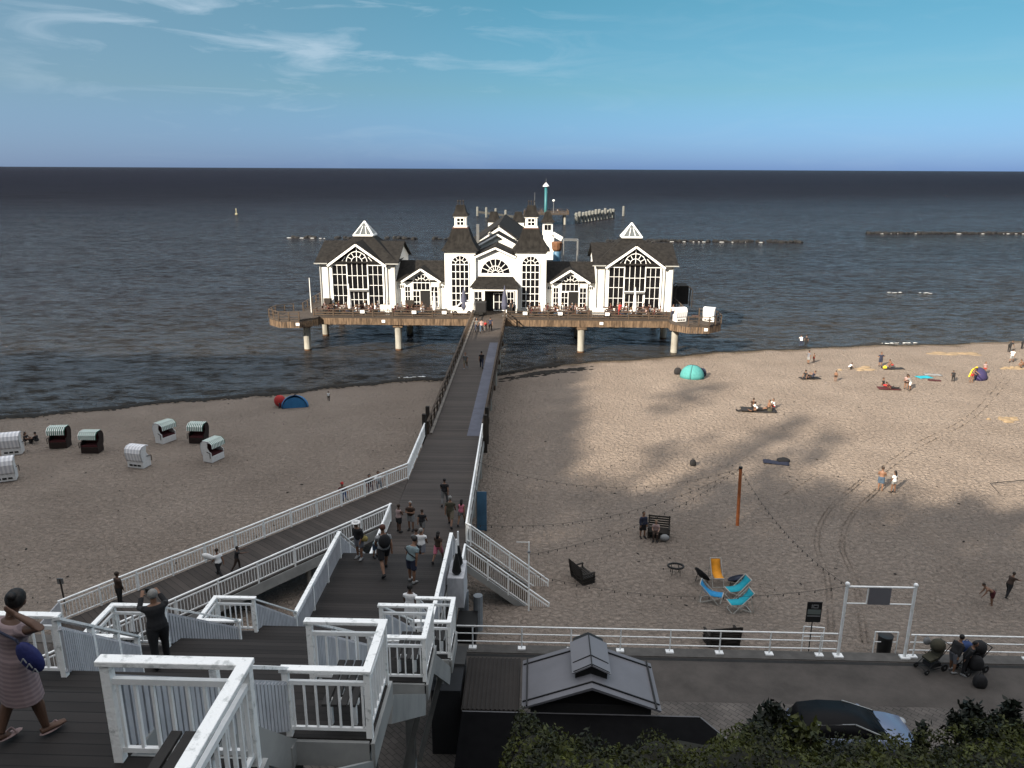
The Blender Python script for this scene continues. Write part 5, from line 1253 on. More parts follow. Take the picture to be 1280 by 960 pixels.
# beach people: label, px, py(feet), facing, h, pose, top, bottom, kw
BP = [
 ('person in white shirt wading at the water edge', 1001, 434, 0, 1.7, 'bend', 'white', 'navy', dict(lean=20)),
 ('person in black wading beside the white shirt at the water edge', 1007, 434, 30, 1.7, 'stand', 'black', 'black', {}),
 ('adult in grey blue shirt standing near the water with a child', 1010, 455, 60, 1.7, 'stand2', 'jeansgrey', 'ltgrey', dict(leg=.9)),
 ('small bare child standing next to the adult in grey blue near the water', 1017, 453, -40, 1.15, 'stand', 'tan', 'red', dict(shirtless=True, leg=.4, shoes=None)),
 ('person in dark top sitting upright on the sand, left of a small toddler', 1007, 474, 60, 1.7, 'sit', 'black', 'palepink', dict(leg=.6)),
 ('person lying back on a dark towel beside the sitting one', 1015, 474, -60, 1.7, 'sitknees', 'navy', 'black', dict(lean=-25)),
 ('toddler with bare chest standing alone on the lit sand', 1044, 477, 40, 1.25, 'stand', 'tan', 'brown', dict(shirtless=True, leg=.5, shoes=None, skin='tan')),
 ('child in white shirt crouching in a dug hole near the water', 1061, 462, 90, 1.3, 'crouch', 'white', 'black', {}),
 ('man in dark shirt standing with hands on hips near the water', 1100, 458, 180, 1.75, 'hips', 'navy', 'navy', dict(leg=1.0)),
 ('tanned person kneeling next to the man with hands on hips', 1115, 460, -90, 1.6, 'crouch', 'tan', 'red', dict(shirtless=True, leg=.5, shoes=None)),
 ('woman in dark top sitting on a red blanket', 1104, 484, 120, 1.65, 'sit', 'black', 'red', dict(leg=.8)),
 ('person in maroon lying on the red blanket', 1113, 487, 90, 1.6, 'sit', 'darkred', 'black', dict(lean=-50)),
 ('woman with long hair standing among the blankets', 1132, 487, 20, 1.7, 'stand2', 'palepink', 'brown', dict(leg=.5, style='long', fem=True)),
 ('person in white wrap bending beside the long haired woman', 1137, 488, -60, 1.65, 'bend', 'ltgrey', 'white', dict(leg=.8, lean=25)),
 ('child in black crouching on the sand near the purple shelter', 1191, 477, 20, 1.35, 'bend', 'black', 'black', dict(lean=60)),
 ('tanned person standing in front of the purple shelter', 1214, 478, 160, 1.7, 'bend', 'tan', 'red', dict(shirtless=True, leg=.4, shoes=None, lean=20)),
 ('person peeking out behind the purple shelter', 1230, 468, 180, 1.5, 'stand', 'palepink', 'red', dict(leg=.5)),
 ('person in black top near the right edge by the water', 1261, 440, 60, 1.7, 'bend', 'black', 'black', {}),
 ('person in white walking below the one in black at the right edge', 1264, 453, 40, 1.7, 'walk', 'white', 'ltgrey', dict(leg=1.0)),
 ('dark dressed person right at the picture edge near the water', 1277, 436, 90, 1.6, 'bend', 'black', 'black', {}),
 ('tanned person crouching at the right edge beside a sand hole', 1279, 460, -90, 1.6, 'crouch', 'tan', 'brown', dict(shirtless=True, leg=.5)),
 ('man with back to camera sitting up in the black blanket group', 941, 511, 20, 1.7, 'sitknees', 'brown', 'black', {}),
 ('person in white shirt lying in the middle of the black blanket group', 946, 514, 90, 1.7, 'sit', 'white', 'black', dict(lean=-40)),
 ('person stretched out flat at the left of the black blanket group', 934, 515, -90, 1.7, 'lie', 'black', 'black', {}),
 ('person in white top sitting at the right of the black blanket group', 967, 511, -100, 1.65, 'sitknees', 'white', 'red', dict(leg=.5)),
 ('tanned person with dark shorts sitting second from right in the blanket group', 960, 513, -100, 1.65, 'sit', 'tan', 'brown', dict(shirtless=True, leg=.5)),
 ('man with bare chest and blue denim shorts standing on the lit sand', 1100, 613, 30, 1.78, 'armsfolded', 'tan', 'denim', dict(shirtless=True, leg=.9, shoes=None)),
 ('woman with long dark hair in white top on the lit sand', 1116, 616, -30, 1.65, 'stand2', 'white', 'ltgrey', dict(style='long', hair='dark', leg=.5, fem=True)),
 ('man in dark blue jacket and shorts standing beside the pallet seat', 803, 672, 160, 1.75, 'stand', 'navy', 'black', dict(sleeve=1.9, leg=1.0)),
 ('child in red bending forward on the sand at the lower right', 1238, 757, -80, 1.45, 'bend', 'tan', 'darkred', dict(shirtless=True, leg=.8, shoes=None)),
 ('thin child in dark clothes running on the sand at the lower right', 1259, 746, 60, 1.45, 'reach', 'brown', 'black', {}),
 ('person in dark clothes sitting beside the leftmost white beach chair', 32, 554, 90, 1.6, 'sitknees', 'black', 'black', dict(hair='dark', style='long')),
 ('person in dark clothes sitting alone between the white and the striped beach chair', 47, 554, -90, 1.6, 'sitknees', 'black', 'black', dict(hair='dark')),
 ('person in red top sitting in front of the blue tent on the left beach', 353, 508, 180, 1.65, 'sitknees', 'red', 'navy', {}),
 ('tiny standing child in white right of the blue tent on the left beach', 411, 501, 0, 1.0, 'stand', 'white', 'brown', {}),
]
for lb, px, py, fc, h, po_, tp, bt, kw in BP:
    p = on_sand(px, py); kw = dict(kw); sk = kw.pop('skin', 'tan')
    person(lb, tuple(p), fc, h, po_, tp if tp in CL else 'white', bt, sk, kw.pop('hair', 'brown'), vox=.026, **kw)
# promenade people
PR = 2.506
r_, J = person('man in grey shorts and dark hoodie bending over the pushchairs on the promenade', gz(1189, 840, PR), 70, 1.78, 'stand2', 'black', 'jeansgrey', 'tan', 'dark', leg=1.05, shoes='ltgrey', lean=22, sleeve=1.9)
person('person in black carrying gear in front of the right pushchair on the promenade', gz(1204, 843, PR), 120, 1.7, 'stand2', 'black', 'black', 'tan', 'dark', lean=20, shoes='ltgrey', sleeve=1.9)
# ------------------------------------------------------------------ beach things
STRIPE = striped('green_white_awning', (.75, .77, .75), (.04, .16, .12), 7, 'X')
WSTR = striped('white_grey_wicker', (.74, .74, .76), (.55, .56, .60), 4.2, 'X')
WICK = mat('dark_brown_wicker', (.035, .018, .015), .8, .4, 8, .4, 30)
WICKW = mat('white_wicker', (.66, .66, .66), .7, .15, 8, .3, 30)
def strandkorb(label, px, py, face, white, awn=True, s=1.0, loc=None, group='hooded wicker beach chairs on the sand'):
    loc = tuple(on_sand(px, py)) if loc is None else loc
    t = thing('hooded_beach_chair', label, 'beach chair', loc, group, rz=R(-face))
    t.scale = (s, s, s); base = WICKW if white else WICK
    hoodm = WSTR if white else WICK
    MB().box(-.62, .62, -.42, .38, .04, .50).build('base', base, t, local=True, bevel=.02)
    m = MB()
    prof_ = [(-.42, .50), (-.50, .62), (-.60, 1.15), (-.52, 1.42), (-.32, 1.57), (.05, 1.60), (.30, 1.52)]
    inner = [(.28, 1.46), (.05, 1.54), (-.28, 1.50), (-.45, 1.36), (-.52, 1.12), (-.42, .62), (-.36, .52)]
    m.prism([(-.62, y, z) for y, z in prof_ + inner], (1.24, 0, 0)); m.build('hood', hoodm, t, local=True)
    m = MB()
    for x in (-.62, .57): m.prism([(x, -.42, .50), (x, -.50, .62), (x, -.60, 1.15), (x, -.52, 1.42), (x, -.32, 1.55), (x, .10, 1.56), (x, .02, 1.1), (x, .18, .85), (x, .36, .75), (x, .38, .50)], (.05, 0, 0))
    m.build('side_panel', base, t, local=True)
    MB().box(-.56, .56, -.34, .34, .50, .60).build('seat', cloth('darkred') if (awn or not white) else cloth('ltgrey'), t, local=True)
    MB().prism([(-.55, -.36, .58), (-.55, -.50, 1.12), (-.55, -.44, 1.38), (-.55, -.36, 1.36), (-.55, -.28, .60)], (1.1, 0, 0)).build('back_cushion', cloth('darkred') if (awn or not white) else cloth('ltgrey'), t, local=True)
    if awn:
        MB().prism([(-.63, .27, 1.60), (-.63, .50, 1.42), (-.63, .52, 1.10), (-.63, .50, 1.10), (-.63, .48, 1.40), (-.63, .27, 1.56)], (1.26, 0, 0)).build('awning', STRIPE, t, local=True)
        MB().prism([(-.63, .28, 1.605), (-.63, -.34, 1.60), (-.63, -.34, 1.615), (-.63, .28, 1.62)], (1.26, 0, 0)).build('canopy_top', STRIPE, t, local=True)
    m = MB(); m.tube((.64, .0, .82), (.72, .34, .78), .025, .025, 6).tube((.72, .34, .78), (.72, .34, .40), .025, .025, 6); m.build('armrest', WICK, t, local=True)
    m = MB()
    for x in (-.32, .0, .32): m.box(x - .12, x + .12, -.44, -.425, .18, .30)
    m.build('drawer_slots', BLACK, t, local=True)
    return t
strandkorb('white hooded beach chair turned away, leftmost in the back row by the water', 17, 567, -20, True, False, 1.15)
strandkorb('white hooded beach chair turned away, cut off by the left edge of the photo', 8, 600, -25, True, False, 1.15)
strandkorb('dark beach chair with striped awning facing the viewer, nearest the sitting people', 76, 559, 172, False, True, 1.12)
strandkorb('dark beach chair with striped awning facing the viewer, beside the other striped one', 116, 565, 178, False, True, 1.12)
strandkorb('white striped beach chair turned away, nearest the camera and standing alone', 175, 583, 12, True, False, 1.12)
strandkorb('white backed beach chair with dark open front turned to the right, back row', 208, 552, 115, True, True, 1.12)
strandkorb('dark beach chair with striped awning standing next to the lone right facing white one', 249, 553, 182, False, True, 1.08)
strandkorb('white beach chair turned right, rightmost of all the beach chairs', 268, 575, 110, True, True, 1.1)

def dome_tent(label, px, py, face, r, c1, c2, open_col='black'):
    p = on_sand(px, py); t = thing('beach_tent', label, 'beach tent', tuple(p), rz=R(-face))
    def dome(a0, a1, rr):
        m = MB(); n = 10; k = 7; vs = []; fs = []
        for i in range(n + 1):
            a = a0 + (a1 - a0) * i / n
            for j in range(k + 1):
                b_ = (math.pi / 2) * j / k; vs.append(Vector((rr[0] * math.cos(b_) * math.cos(a), rr[1] * math.cos(b_) * math.sin(a), rr[2] * math.sin(b_) ** .9)))
        for i in range(n):
            for j in range(k): q = i * (k + 1) + j; fs.append((q, q + k + 1, q + k + 2, q + 1))
        m.add(vs, fs); return m
    for lab, a0, a1, c in (('panel', R(-205), R(-90), c1), ('panel', R(-90), R(25), c2)):
        o = dome(a0, a1, r).build(lab, cloth(c), t, True, local=True); s_ = o.modifiers.new('thickness', 'SOLIDIFY'); s_.thickness = .02
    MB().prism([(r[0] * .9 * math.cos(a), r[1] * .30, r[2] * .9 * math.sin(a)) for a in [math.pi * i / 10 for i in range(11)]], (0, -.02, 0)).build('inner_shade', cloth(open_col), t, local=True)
    m = MB()
    for a in (R(25), R(-90), R(155)): m.path([Vector((r[0] * math.cos(b_) * math.cos(a), r[1] * math.cos(b_) * math.sin(a), r[2] * math.sin(b_) ** .9 + .02)) for b_ in [math.pi / 2 * j / 6 for j in range(7)]], .02, 5)
    m.build('pole', cloth('navy'), t, local=True)
    return t
CL['tealtent'] = (.10, .42, .42); CL['bluetent'] = (.03, .16, .36); CL['purple'] = (.05, .04, .14); CL['brightyellow'] = (.75, .55, .03); CL['orange'] = (.75, .30, .02); CL['turq'] = (.01, .32, .42); CL['sky'] = (.02, .24, .50)
dome_tent('turquoise pop up dome tent standing alone at the lit water side', 865, 472, 20, (1.35, 1.1, 1.45), 'tealtent', 'tealtent', 'teal')
dome_tent('bright blue and dark pop up tent on the left beach', 369, 509, 170, (1.3, 1.0, 1.2), 'bluetent', 'bluetent', 'bluetent')
dome_tent('purple beach shelter with yellow rim open to the left', 1221, 473, -75, (1.15, 1.0, 1.25), 'purple', 'purple', 'navy')
v = on_sand(1216, 473); MB().path([v + Vector((-.75, -.5, .3)), v + Vector((-.4, -.3, 1.05)), v + Vector((.3, .1, 1.28)), v + Vector((.8, .3, .9))], .07, 6).build('yellow_rim', cloth('brightyellow'), label='yellow rim along the top of the purple beach shelter', cat='tent rim')
v = on_sand(353, 509); MB().ell(v + Vector((-.3, .3, .55)), (.6, .45, .6), 10, 7).build('beach_shell', cloth('red'), smooth=True, label='crumpled red windbreak left of the bright blue tent', cat='windbreak')
def sbag(label, px, py, r, col, name='bag', cat='bag'):
    return bag(label, on_sand(px, py), r, col, name, cat)
sbag('dark cool bag left of the turquoise dome tent', 847, 468, (.42, .3, .8), 'black')
sbag('dark bag leaning on the right side of the turquoise dome tent', 877, 470, (.5, .35, .9), 'navy')
sbag('black bag standing alone on the shaded sand', 866, 582, (.24, .2, .5), 'black')
sbag('black bag at the end of the dark cloth lying on the sand', 979, 577, (.5, .3, .3), 'black')
sbag('small green yellow bag at the front of the black blanket group', 962, 515, (.22, .18, .35), 'olive')
sbag('yellow bag next to the kneeling tanned person by the water', 1106, 461, (.22, .18, .35), 'brightyellow')
bag('black rucksack standing on the paving right of the pushchairs', Vector(gz(1224, 858, 2.506)), (.26, .2, .55), 'black', 'rucksack', 'rucksack')
def blanket(label, px, py, w, d, col, rz=0, group=None):
    p = on_sand(px, py); m = MB(); n = 8; rr = random.Random(int(px))
    Rz_ = Matrix.Rotation(R(rz), 3, 'Z'); vs = []
    for i in range(n + 1):
        for j in range(n + 1):
            q = Rz_ @ Vector(((i / n - .5) * w, (j / n - .5) * d, 0)); vs.append(Vector((p.x + q.x, p.y + q.y, sand_z(p.x + q.x, p.y + q.y) + .06 + rr.uniform(0, .05))))
    m.add(vs, [(i * (n + 1) + j, (i + 1) * (n + 1) + j, (i + 1) * (n + 1) + j + 1, i * (n + 1) + j + 1) for i in range(n) for j in range(n)])
    o = m.build('blanket', cloth(col), smooth=True, label=label, cat='blanket', group=group); s_ = o.modifiers.new('thickness', 'SOLIDIFY'); s_.thickness = .03
blanket('black blanket under the largest group of sitting people', 948, 513, 3.2, 1.5, 'black', -8)
blanket('thin dark cloth spread on the shaded sand', 970, 579, 1.9, .8, 'navy', -15)
blanket('dark red blanket under the woman in dark top', 1111, 486, 2.2, 1.1, 'darkred', -8)
blanket('turquoise towel right of the standing long haired woman', 1155, 472, 1.6, 1.1, 'turq', 10)
blanket('white and grey towel beyond the turquoise one', 1166, 469, 1.8, .8, 'ltgrey', -12)
blanket('dark brown towel on the sand right of the turquoise one', 1168, 476, 1.3, .6, 'darkred', -20)
blanket('dark towel under the pair at the left of the lit beach', 1012, 473, 2.2, 1.0, 'black', 6)
blanket('dark blanket with a kneeling person next to the man with hands on hips', 1116, 461, 2.4, 1.0, 'black', 0)
# dug sand mounds
for lab, px, py, w in (('low heap of dug ochre sand near the crouching child', 1074, 462, 1.6), ('long low heap of dug ochre sand close to the water', 1190, 442, 2.2), ('pale yellow patch of heaped sand on the right', 1258, 524, 1.1), ('heap of dug sand at the right edge', 1270, 461, 1.5)):
    p = on_sand(px, py); m = MB(); rr = random.Random(px)
    for _ in range(14): m.ell(p + Vector((rr.gauss(0, w * .6), rr.gauss(0, w * .25), -.02)), (rr.uniform(.3, .8) * w * .6, rr.uniform(.2, .5) * w * .5, rr.uniform(.08, .22)), 9, 6)
    o = m.build('sand_heap', mat('dug_ochre_sand', (.40, .30, .19), .95, .25, 2), smooth=True, label=lab, cat='sand heap')
    r_ = o.modifiers.new('remesh', 'REMESH'); r_.mode = 'VOXEL'; r_.voxel_size = .06; r_.use_smooth_shade = True

# deck chairs
FRW = mat('pale_deckchair_frame', (.62, .60, .55), .6, .1, 5)
def deckchair(label, px, py, face, col, s=1.15, roll=0, h=1.0):
    p = on_sand(px, py); t = thing('deck_chair', label, 'deck chair', tuple(p), 'deck chairs on the sand', rz=R(-face)); t.scale = (s, s, s * h)
    if roll: t.rotation_euler.x = R(roll)
    f = MB()
    for x in (-.30, .30): f.bar((x, .50, 0), (x, -.48, .98), .035, .045)
    f.bar((-.30, -.48, .98), (.30, -.48, .98), .04, .04).bar((-.30, .50, .02), (.30, .50, .02), .04, .04); f.build('back_frame', FRW, t, local=True)
    f = MB()
    for x in (-.26, .26): f.bar((x, -.42, 0), (x, .58, .46), .035, .045)
    f.bar((-.26, .58, .46), (.26, .58, .46), .04, .04).bar((-.26, -.42, .02), (.26, -.42, .02), .04, .04); f.build('seat_frame', FRW, t, local=True)
    for x in (-.33, .33): MB().bar((x, -.30, .80), (x, -.52, .0), .03, .03).build('prop', FRW, t, local=True)
    m = MB(); n = 10; top, bot = Vector((0, -.48, 1.0)), Vector((0, .58, .48)); vs = []
    for i in range(n + 1):
        k = i / n; q = top.lerp(bot, k); sag = math.sin(math.pi * k ** .8) * .26; q += Vector((0, -.05 * math.sin(math.pi * k), -sag))
        vs += [q + Vector((-.25, 0, 0)), q + Vector((.25, 0, 0))]
    m.add(vs, [(2 * i, 2 * i + 1, 2 * i + 3, 2 * i + 2) for i in range(n)])
    o = m.build('sling', cloth(col), t, True, local=True); s_ = o.modifiers.new('thickness', 'SOLIDIFY'); s_.thickness = .012
deckchair('orange yellow deck chair standing upright with its sling towards the viewer', 895, 729, 178, 'orange', 1.0, h=1.3)
deckchair('blue deck chair with its pale frame towards the viewer, left of the turquoise pair', 887, 752, 110, 'sky', 1.1)
deckchair('turquoise deck chair, the farther one of the pair', 922, 746, -105, 'turq', 1.12)
deckchair('turquoise deck chair, the nearer one of the pair', 925, 763, -100, 'turq', 1.12)
def moon_chair(label, px, py, face, tilt, mt, logo=True, bowl=True, r=.46):
    p = on_sand(px, py); t = thing('moon_chair', label, 'moon chair', tuple(p), rz=R(-face))
    M = Matrix.Translation((0, 0, .52)) @ Matrix.Rotation(R(tilt), 4, 'X')
    m = MB(); m.path([M @ Vector((r * math.cos(a), r * math.sin(a), 0)) for a in [2 * math.pi * i / 20 for i in range(21)]], .045 if bowl else .06, 7); m.build('rim', mt, t, True, local=True)
    if bowl:
        m = MB(); m.lathe((0, 0, 0), [(.02, -.20), (.2, -.17), (.36, -.09), (r, 0)], 18); m.xf(M); o = m.build('bowl', mt, t, True, local=True)
        if logo: MB().ell((.18, -.15, -.10), (.07, .07, .01), 10, 4).xf(M).build('round_mark', cloth('ltgrey'), o, local=True)
    m = MB()
    for a in (45, 135, 225, 315): q = Vector((.3 * math.cos(R(a)), .3 * math.sin(R(a)), 0)); m.tube(M @ (q * .9), (q.x * 1.1, q.y * 1.1, .02), .018, .018, 6)
    m.build('legs', BLACK, t, local=True)
moon_chair('dark round moon chair with pale mark left of the orange deck chair', 877, 728, 60, -52, cloth('black'))
moon_chair('navy round moon chair with pale marks behind the turquoise deck chairs', 920, 733, -40, -25, cloth('navy'))
moon_chair('black hoop shaped chair frame lying alone on the sand', 844, 718, 0, -8, BLACK, bowl=False, r=.42)
# pallet seats
def pallet_seat(label, px, py, face, w=1.25):
    p = on_sand(px, py); t = thing('pallet_sofa', label, 'pallet sofa', tuple(p), rz=R(-face))
    m = MB()
    for z in (.05, .22, .39): 
        for i in range(6): m.box(-w / 2, w / 2, -.42 + i * .14, -.42 + i * .14 + .10, z - .02, z + .02)
        for x in (-w / 2 + .08, 0, w / 2 - .08): m.box(x - .06, x + .06, -.42, .38, z - .10, z - .02)
    m.build('seat', DARKW, t, local=True)
    m = MB()
    for i in range(5): m.bar((-w / 2, -.44 - i * .03, .5 + i * .14), (w / 2, -.44 - i * .03, .5 + i * .14), .025, .10)
    for x in (-w / 2 + .06, w / 2 - .06): m.bar((x, -.42, .1), (x, -.60, 1.12), .07, .05)
    m.build('backrest', DARKW, t, local=True)
    for x in (-w / 2 + .04, w / 2 - .04): MB().box(x - .05, x + .05, -.42, .36, .60, .65).box(x - .03, x + .03, .28, .34, .4, .6).build('armrest', DARKW, t, local=True)
pallet_seat('dark timber pallet sofa turned to the right, leftmost of the three', 729, 724, 60)
pallet_seat('dark timber pallet sofa with someone sitting on it next to the standing man', 823, 670, 190, 1.35)
pallet_seat('dark timber pallet sofa right behind the white promenade railing', 901, 803, -8, 1.5)
v = on_sand(820, 672); person('person with pale face in palest pink top sitting on the pallet sofa', (v.x - .05, v.y - .05, v.z), 190, 1.6, 'chair', 'palepink', 'brown', 'light', 'blond', vox=.026, fem=True)
v = on_sand(828, 672); MB().ell(v + Vector((.05, -.45, .22)), (.3, .2, .22), 9, 6).build('crumpled_towel', cloth('ltgrey'), smooth=True, label='crumpled pale towel at the feet of the person on the pallet sofa', cat='towel')
# posts, lights
OR = mat('orange_brown_post', (.36, .11, .035), .7, .3, 3)
t = thing('volleyball_post', 'tall orange brown timber post standing in the sand', 'post', (13.15, 45.33, 1.1)); MB().tube((13.15, 45.33, .6), (13.02, 45.33, 5.05), .11, .10, 12).build('post_shaft', OR, t); MB().tube((13.02, 45.33, 5.0), (13.02, 45.33, 5.12), .12, .12, 12).build('cap', BLACK, t)
PT = Vector((13.0, 45.33, 5.0))
t = thing('lamp_post', 'thin white lamp post in front of the beach stairs', 'lamp post', (-.1, 34.4, .9))
MB().tube((-.1, 34.4, .6), (-.13, 34.4, 5.3), .045, .035, 10).build('pole', WHITE, t); MB().ell((-.13, 34.4, 4.75), (.09, .09, .07), 10, 7).build('lamp', METAL, t); MB().bar((-.13, 34.4, 5.28), (-.75, 34.4, 5.28), .02, .02).build('arm', WHITE, t)
t = thing('sign_post', 'grey post with small tilted sign behind the foot of the ramp', 'sign post', tuple(gz(83, 764, 2.0)))
v = Vector(gz(83, 764, 2.0)); MB().tube(v, v + Vector((-.05, 0, 1.75)), .04, .04, 8).build('pole', DARKW, t); MB().box(v.x - .2, v.x + .1, v.y - .02, v.y + .02, v.z + 1.5, v.z + 1.8).build('sign_board', METAL, t)
CAB = BLACK; BULB = mat('festoon_bulb', (.05, .045, .04), .3, .2, 3)
def festoon(label, a, b_, sag, gap=.62):
    a, b_ = Vector(a), Vector(b_); t = thing('string_lights', label, 'string lights', tuple(a)); n = 24
    pts = [a.lerp(b_, i / n) - Vector((0, 0, sag * 4 * (i / n) * (1 - i / n))) for i in range(n + 1)]
    MB().path(pts, .009, 4).build('cable', CAB, t)
    L = (b_ - a).length; k = int(L / gap); proto = None
    for i in range(1, k):
        q = i / k; p = a.lerp(b_, q) - Vector((0, 0, sag * 4 * q * (1 - q)))
        if proto is None:
            m = MB(); m.tube((0, 0, 0), (0, 0, -.06), .02, .02, 6).ell((0, 0, -.08), (.034, .034, .042), 7, 5); proto = m.build('bulb', BULB, t, local=True); o = proto
        else:
            o = proto.copy(); COL.objects.link(o); link_child(o, t)
        o.location = p - a
GP = Vector((13.45, 29.55, 6.0))
festoon('string lights from the orange post to the deck railing by the blue banner, topmost string', PT, (-3.5, 46.5, 4.7), 1.5)
festoon('string lights from the orange post to the top of the beach stairs', PT, (-3.3, 37.2, 4.8), 1.3)
festoon('string lights from the orange post to the white lamp post', PT, (-.13, 34.4, 4.6), .9)
festoon('string lights low over the sand from the white lamp post to the white gate', (-.13, 34.4, 3.6), GP, .9)
festoon('string lights from the orange post down to the white gate', PT, GP, .75)
v1, v2 = on_sand(1237, 608), on_sand(1290, 604); t = thing('court_line', 'dark strap with guy rope pegged on the sand at the right edge', 'strap', tuple(v1)); MB().path([v1 + Vector((0, 0, .25)), v2 + Vector((0, 0, .3))], .03, 5).build('strap', cloth('black'), t); v3 = on_sand(1249, 617); MB().path([v1 + Vector((0, 0, .25)), v3 + Vector((0, 0, .02))], .02, 5).build('rope', cloth('black'), t)
t = thing('banner', 'tall faded blue banner hanging beside the lower deck railing', 'banner', (-3.3, 43.6, 1)); MB().box(-3.4, -2.8, 43.58, 43.62, 1.3, 3.9).build('cloth', BLUEP, t); MB().tube((-3.42, 43.6, .8), (-3.42, 43.6, 4.0), .03, .03, 8).build('pole', METAL, t)

# ------------------------------------------------------------------ promenade railing, gate, bin, sign
def prail(label, x0, x1, y, step=2.17, xs=None):
    t = thing('promenade_railing', label, 'railing', (x0, y, 2.54))
    m = MB()
    for z, r in ((3.64, .035),): m.tube((x0, y, z), (x1, y, z), r, r, 10)
    m.build('top_rail', WHITE, t)
    for z in (3.27, 2.88): MB().tube((x0, y, z), (x1, y, z), .028, .028, 8).build('lower_rail', WHITE, t)
    x = x0 + .1 if xs is None else xs
    while x < x1:
        p = MB(); p.tube((x, y, 2.54), (x, y, 3.62), .033, .033, 8).build('post', WHITE, t); MB().box(x - .17, x + .17, y - .12, y + .12, 2.54, 2.60).build('foot_plate', WHITE, t); x += step
prail('long white tube railing along the promenade left of the gate', -3.25, 13.35, 29.62, 2.17, -2.55)
prail('white tube railing along the promenade right of the gate', 16.5, 40, 29.66, 4.9, 16.7)
t = thing('gate_frame', 'tall white tube gate frame with blank grey panel over the beach access', 'gate frame', (14.9, 29.6, 2.54))
for x in (13.45, 16.32): MB().tube((x, 29.6, 2.54), (x, 29.6, 6.02), .065, .065, 12).box(x - .2, x + .2, 29.45, 29.75, 2.54, 2.60).build('upright', WHITE, t)
for x in (13.45, 16.32): MB().ell((x, 29.6, 6.08), (.10, .10, .09), 10, 7).build('ball', WHITE, t)
MB().tube((13.45, 29.6, 5.95), (16.32, 29.6, 5.95), .045, .045, 10).build('crossbar', WHITE, t)
m = MB(); m.tube((13.5, 29.6, 5.15), (14.35, 29.6, 5.15), .03, .03, 8).tube((14.35, 29.6, 5.15), (14.35, 29.6, 5.9), .03, .03, 8).tube((15.35, 29.6, 5.15), (16.25, 29.6, 5.15), .03, .03, 8); m.build('side_bar', WHITE, t)
MB().box(14.40, 15.32, 29.57, 29.61, 5.12, 5.90).build('panel', mat('blank_grey_panel', (.17, .17, .19), .5, .1, 1), t)
t = thing('litter_bin', 'dark round litter bin inside a small white tube rail behind the gate', 'litter bin', (15.85, 30.4, 2.2)); MB().lathe((15.85, 30.5, 0), [(.24, 2.0), (.28, 2.1), (.31, 3.0), (.33, 3.05), (.30, 3.02)], 16).build('bin_body', mat('dark_bin_liner', (.03, .03, .032), .6, .4, 4), t, True)
m = MB(); m.path([(15.3, 30.35, 2.2), (15.3, 30.35, 3.3), (16.3, 30.35, 3.3), (16.3, 30.35, 2.2)], .028, 8).tube((15.3, 30.35, 2.8), (16.3, 30.35, 2.8), .022, .022, 6); m.build('rail', WHITE, t)
t = thing('stair_handrail', 'small white tube handrail at the left side of the gate', 'handrail', (12.7, 30.4, 2.0)); m = MB(); m.path([(12.2, 30.5, 2.0), (12.2, 30.5, 3.4), (13.1, 30.5, 3.35), (13.1, 30.5, 2.0)], .028, 8).tube((12.2, 30.5, 2.9), (13.1, 30.5, 2.9), .022, .022, 6); m.build('rail', WHITE, t)
sp_ = at_y(1012, 812, 30.1); t = thing('information_sign', 'black information board with pale text blocks on a thin post behind the railing', 'sign', (sp_.x, 30.1, 2.0))
bx = at_y(1017, 765, 30.1); z1, z0_ = at_y(1017, 752, 30.1).z, at_y(1017, 777, 30.1).z; zt = z1 - z0_
MB().box(bx.x - .32, bx.x + .32, 30.05, 30.09, z0_, z1).build('board', BLACK, t); MB().tube((bx.x, 30.12, 1.9), (bx.x, 30.12, z1 - .1), .025, .025, 8).build('post', BLACK, t)
PALET = cloth('ltgrey')
def text(body, x, z, size, parent, m_, y=30.045):
    cu = bpy.data.curves.new('lettering', 'FONT'); cu.body = body; cu.size = size; cu.extrude = .003; cu.align_x = 'CENTER'
    o = bpy.data.objects.new('lettering', cu); COL.objects.link(o); cu.materials.append(m_); link_child(o, parent); o.location = Vector((x, y, z)) - WOFF[parent]; o.rotation_euler = (R(90), 0, 0)
m = MB(); m.box(bx.x - .13, bx.x - .09, 30.042, 30.05, z0_ + zt * .70, z0_ + zt * .88); m.box(bx.x - .06, bx.x + .16, 30.042, 30.05, z0_ + zt * .70, z0_ + zt * .74); m.box(bx.x - .06, bx.x + .16, 30.042, 30.05, z0_ + zt * .84, z0_ + zt * .88); m.box(bx.x - .06, bx.x - .03, 30.042, 30.05, z0_ + zt * .74, z0_ + zt * .84); m.box(bx.x + .13, bx.x + .16, 30.042, 30.05, z0_ + zt * .74, z0_ + zt * .84)
m.build('symbol', PALET, t)
MB().box(bx.x - .28, bx.x + .28, 30.042, 30.05, z0_ + zt * .40, z0_ + zt * .64).build('text_panel', mat('pale_green_grey_print', (.22, .26, .25), .6, .1, 3), t)
MB().box(bx.x - .28, bx.x + .28, 30.042, 30.05, z0_ + zt * .29, z0_ + zt * .34).build('text_line', PALET, t)
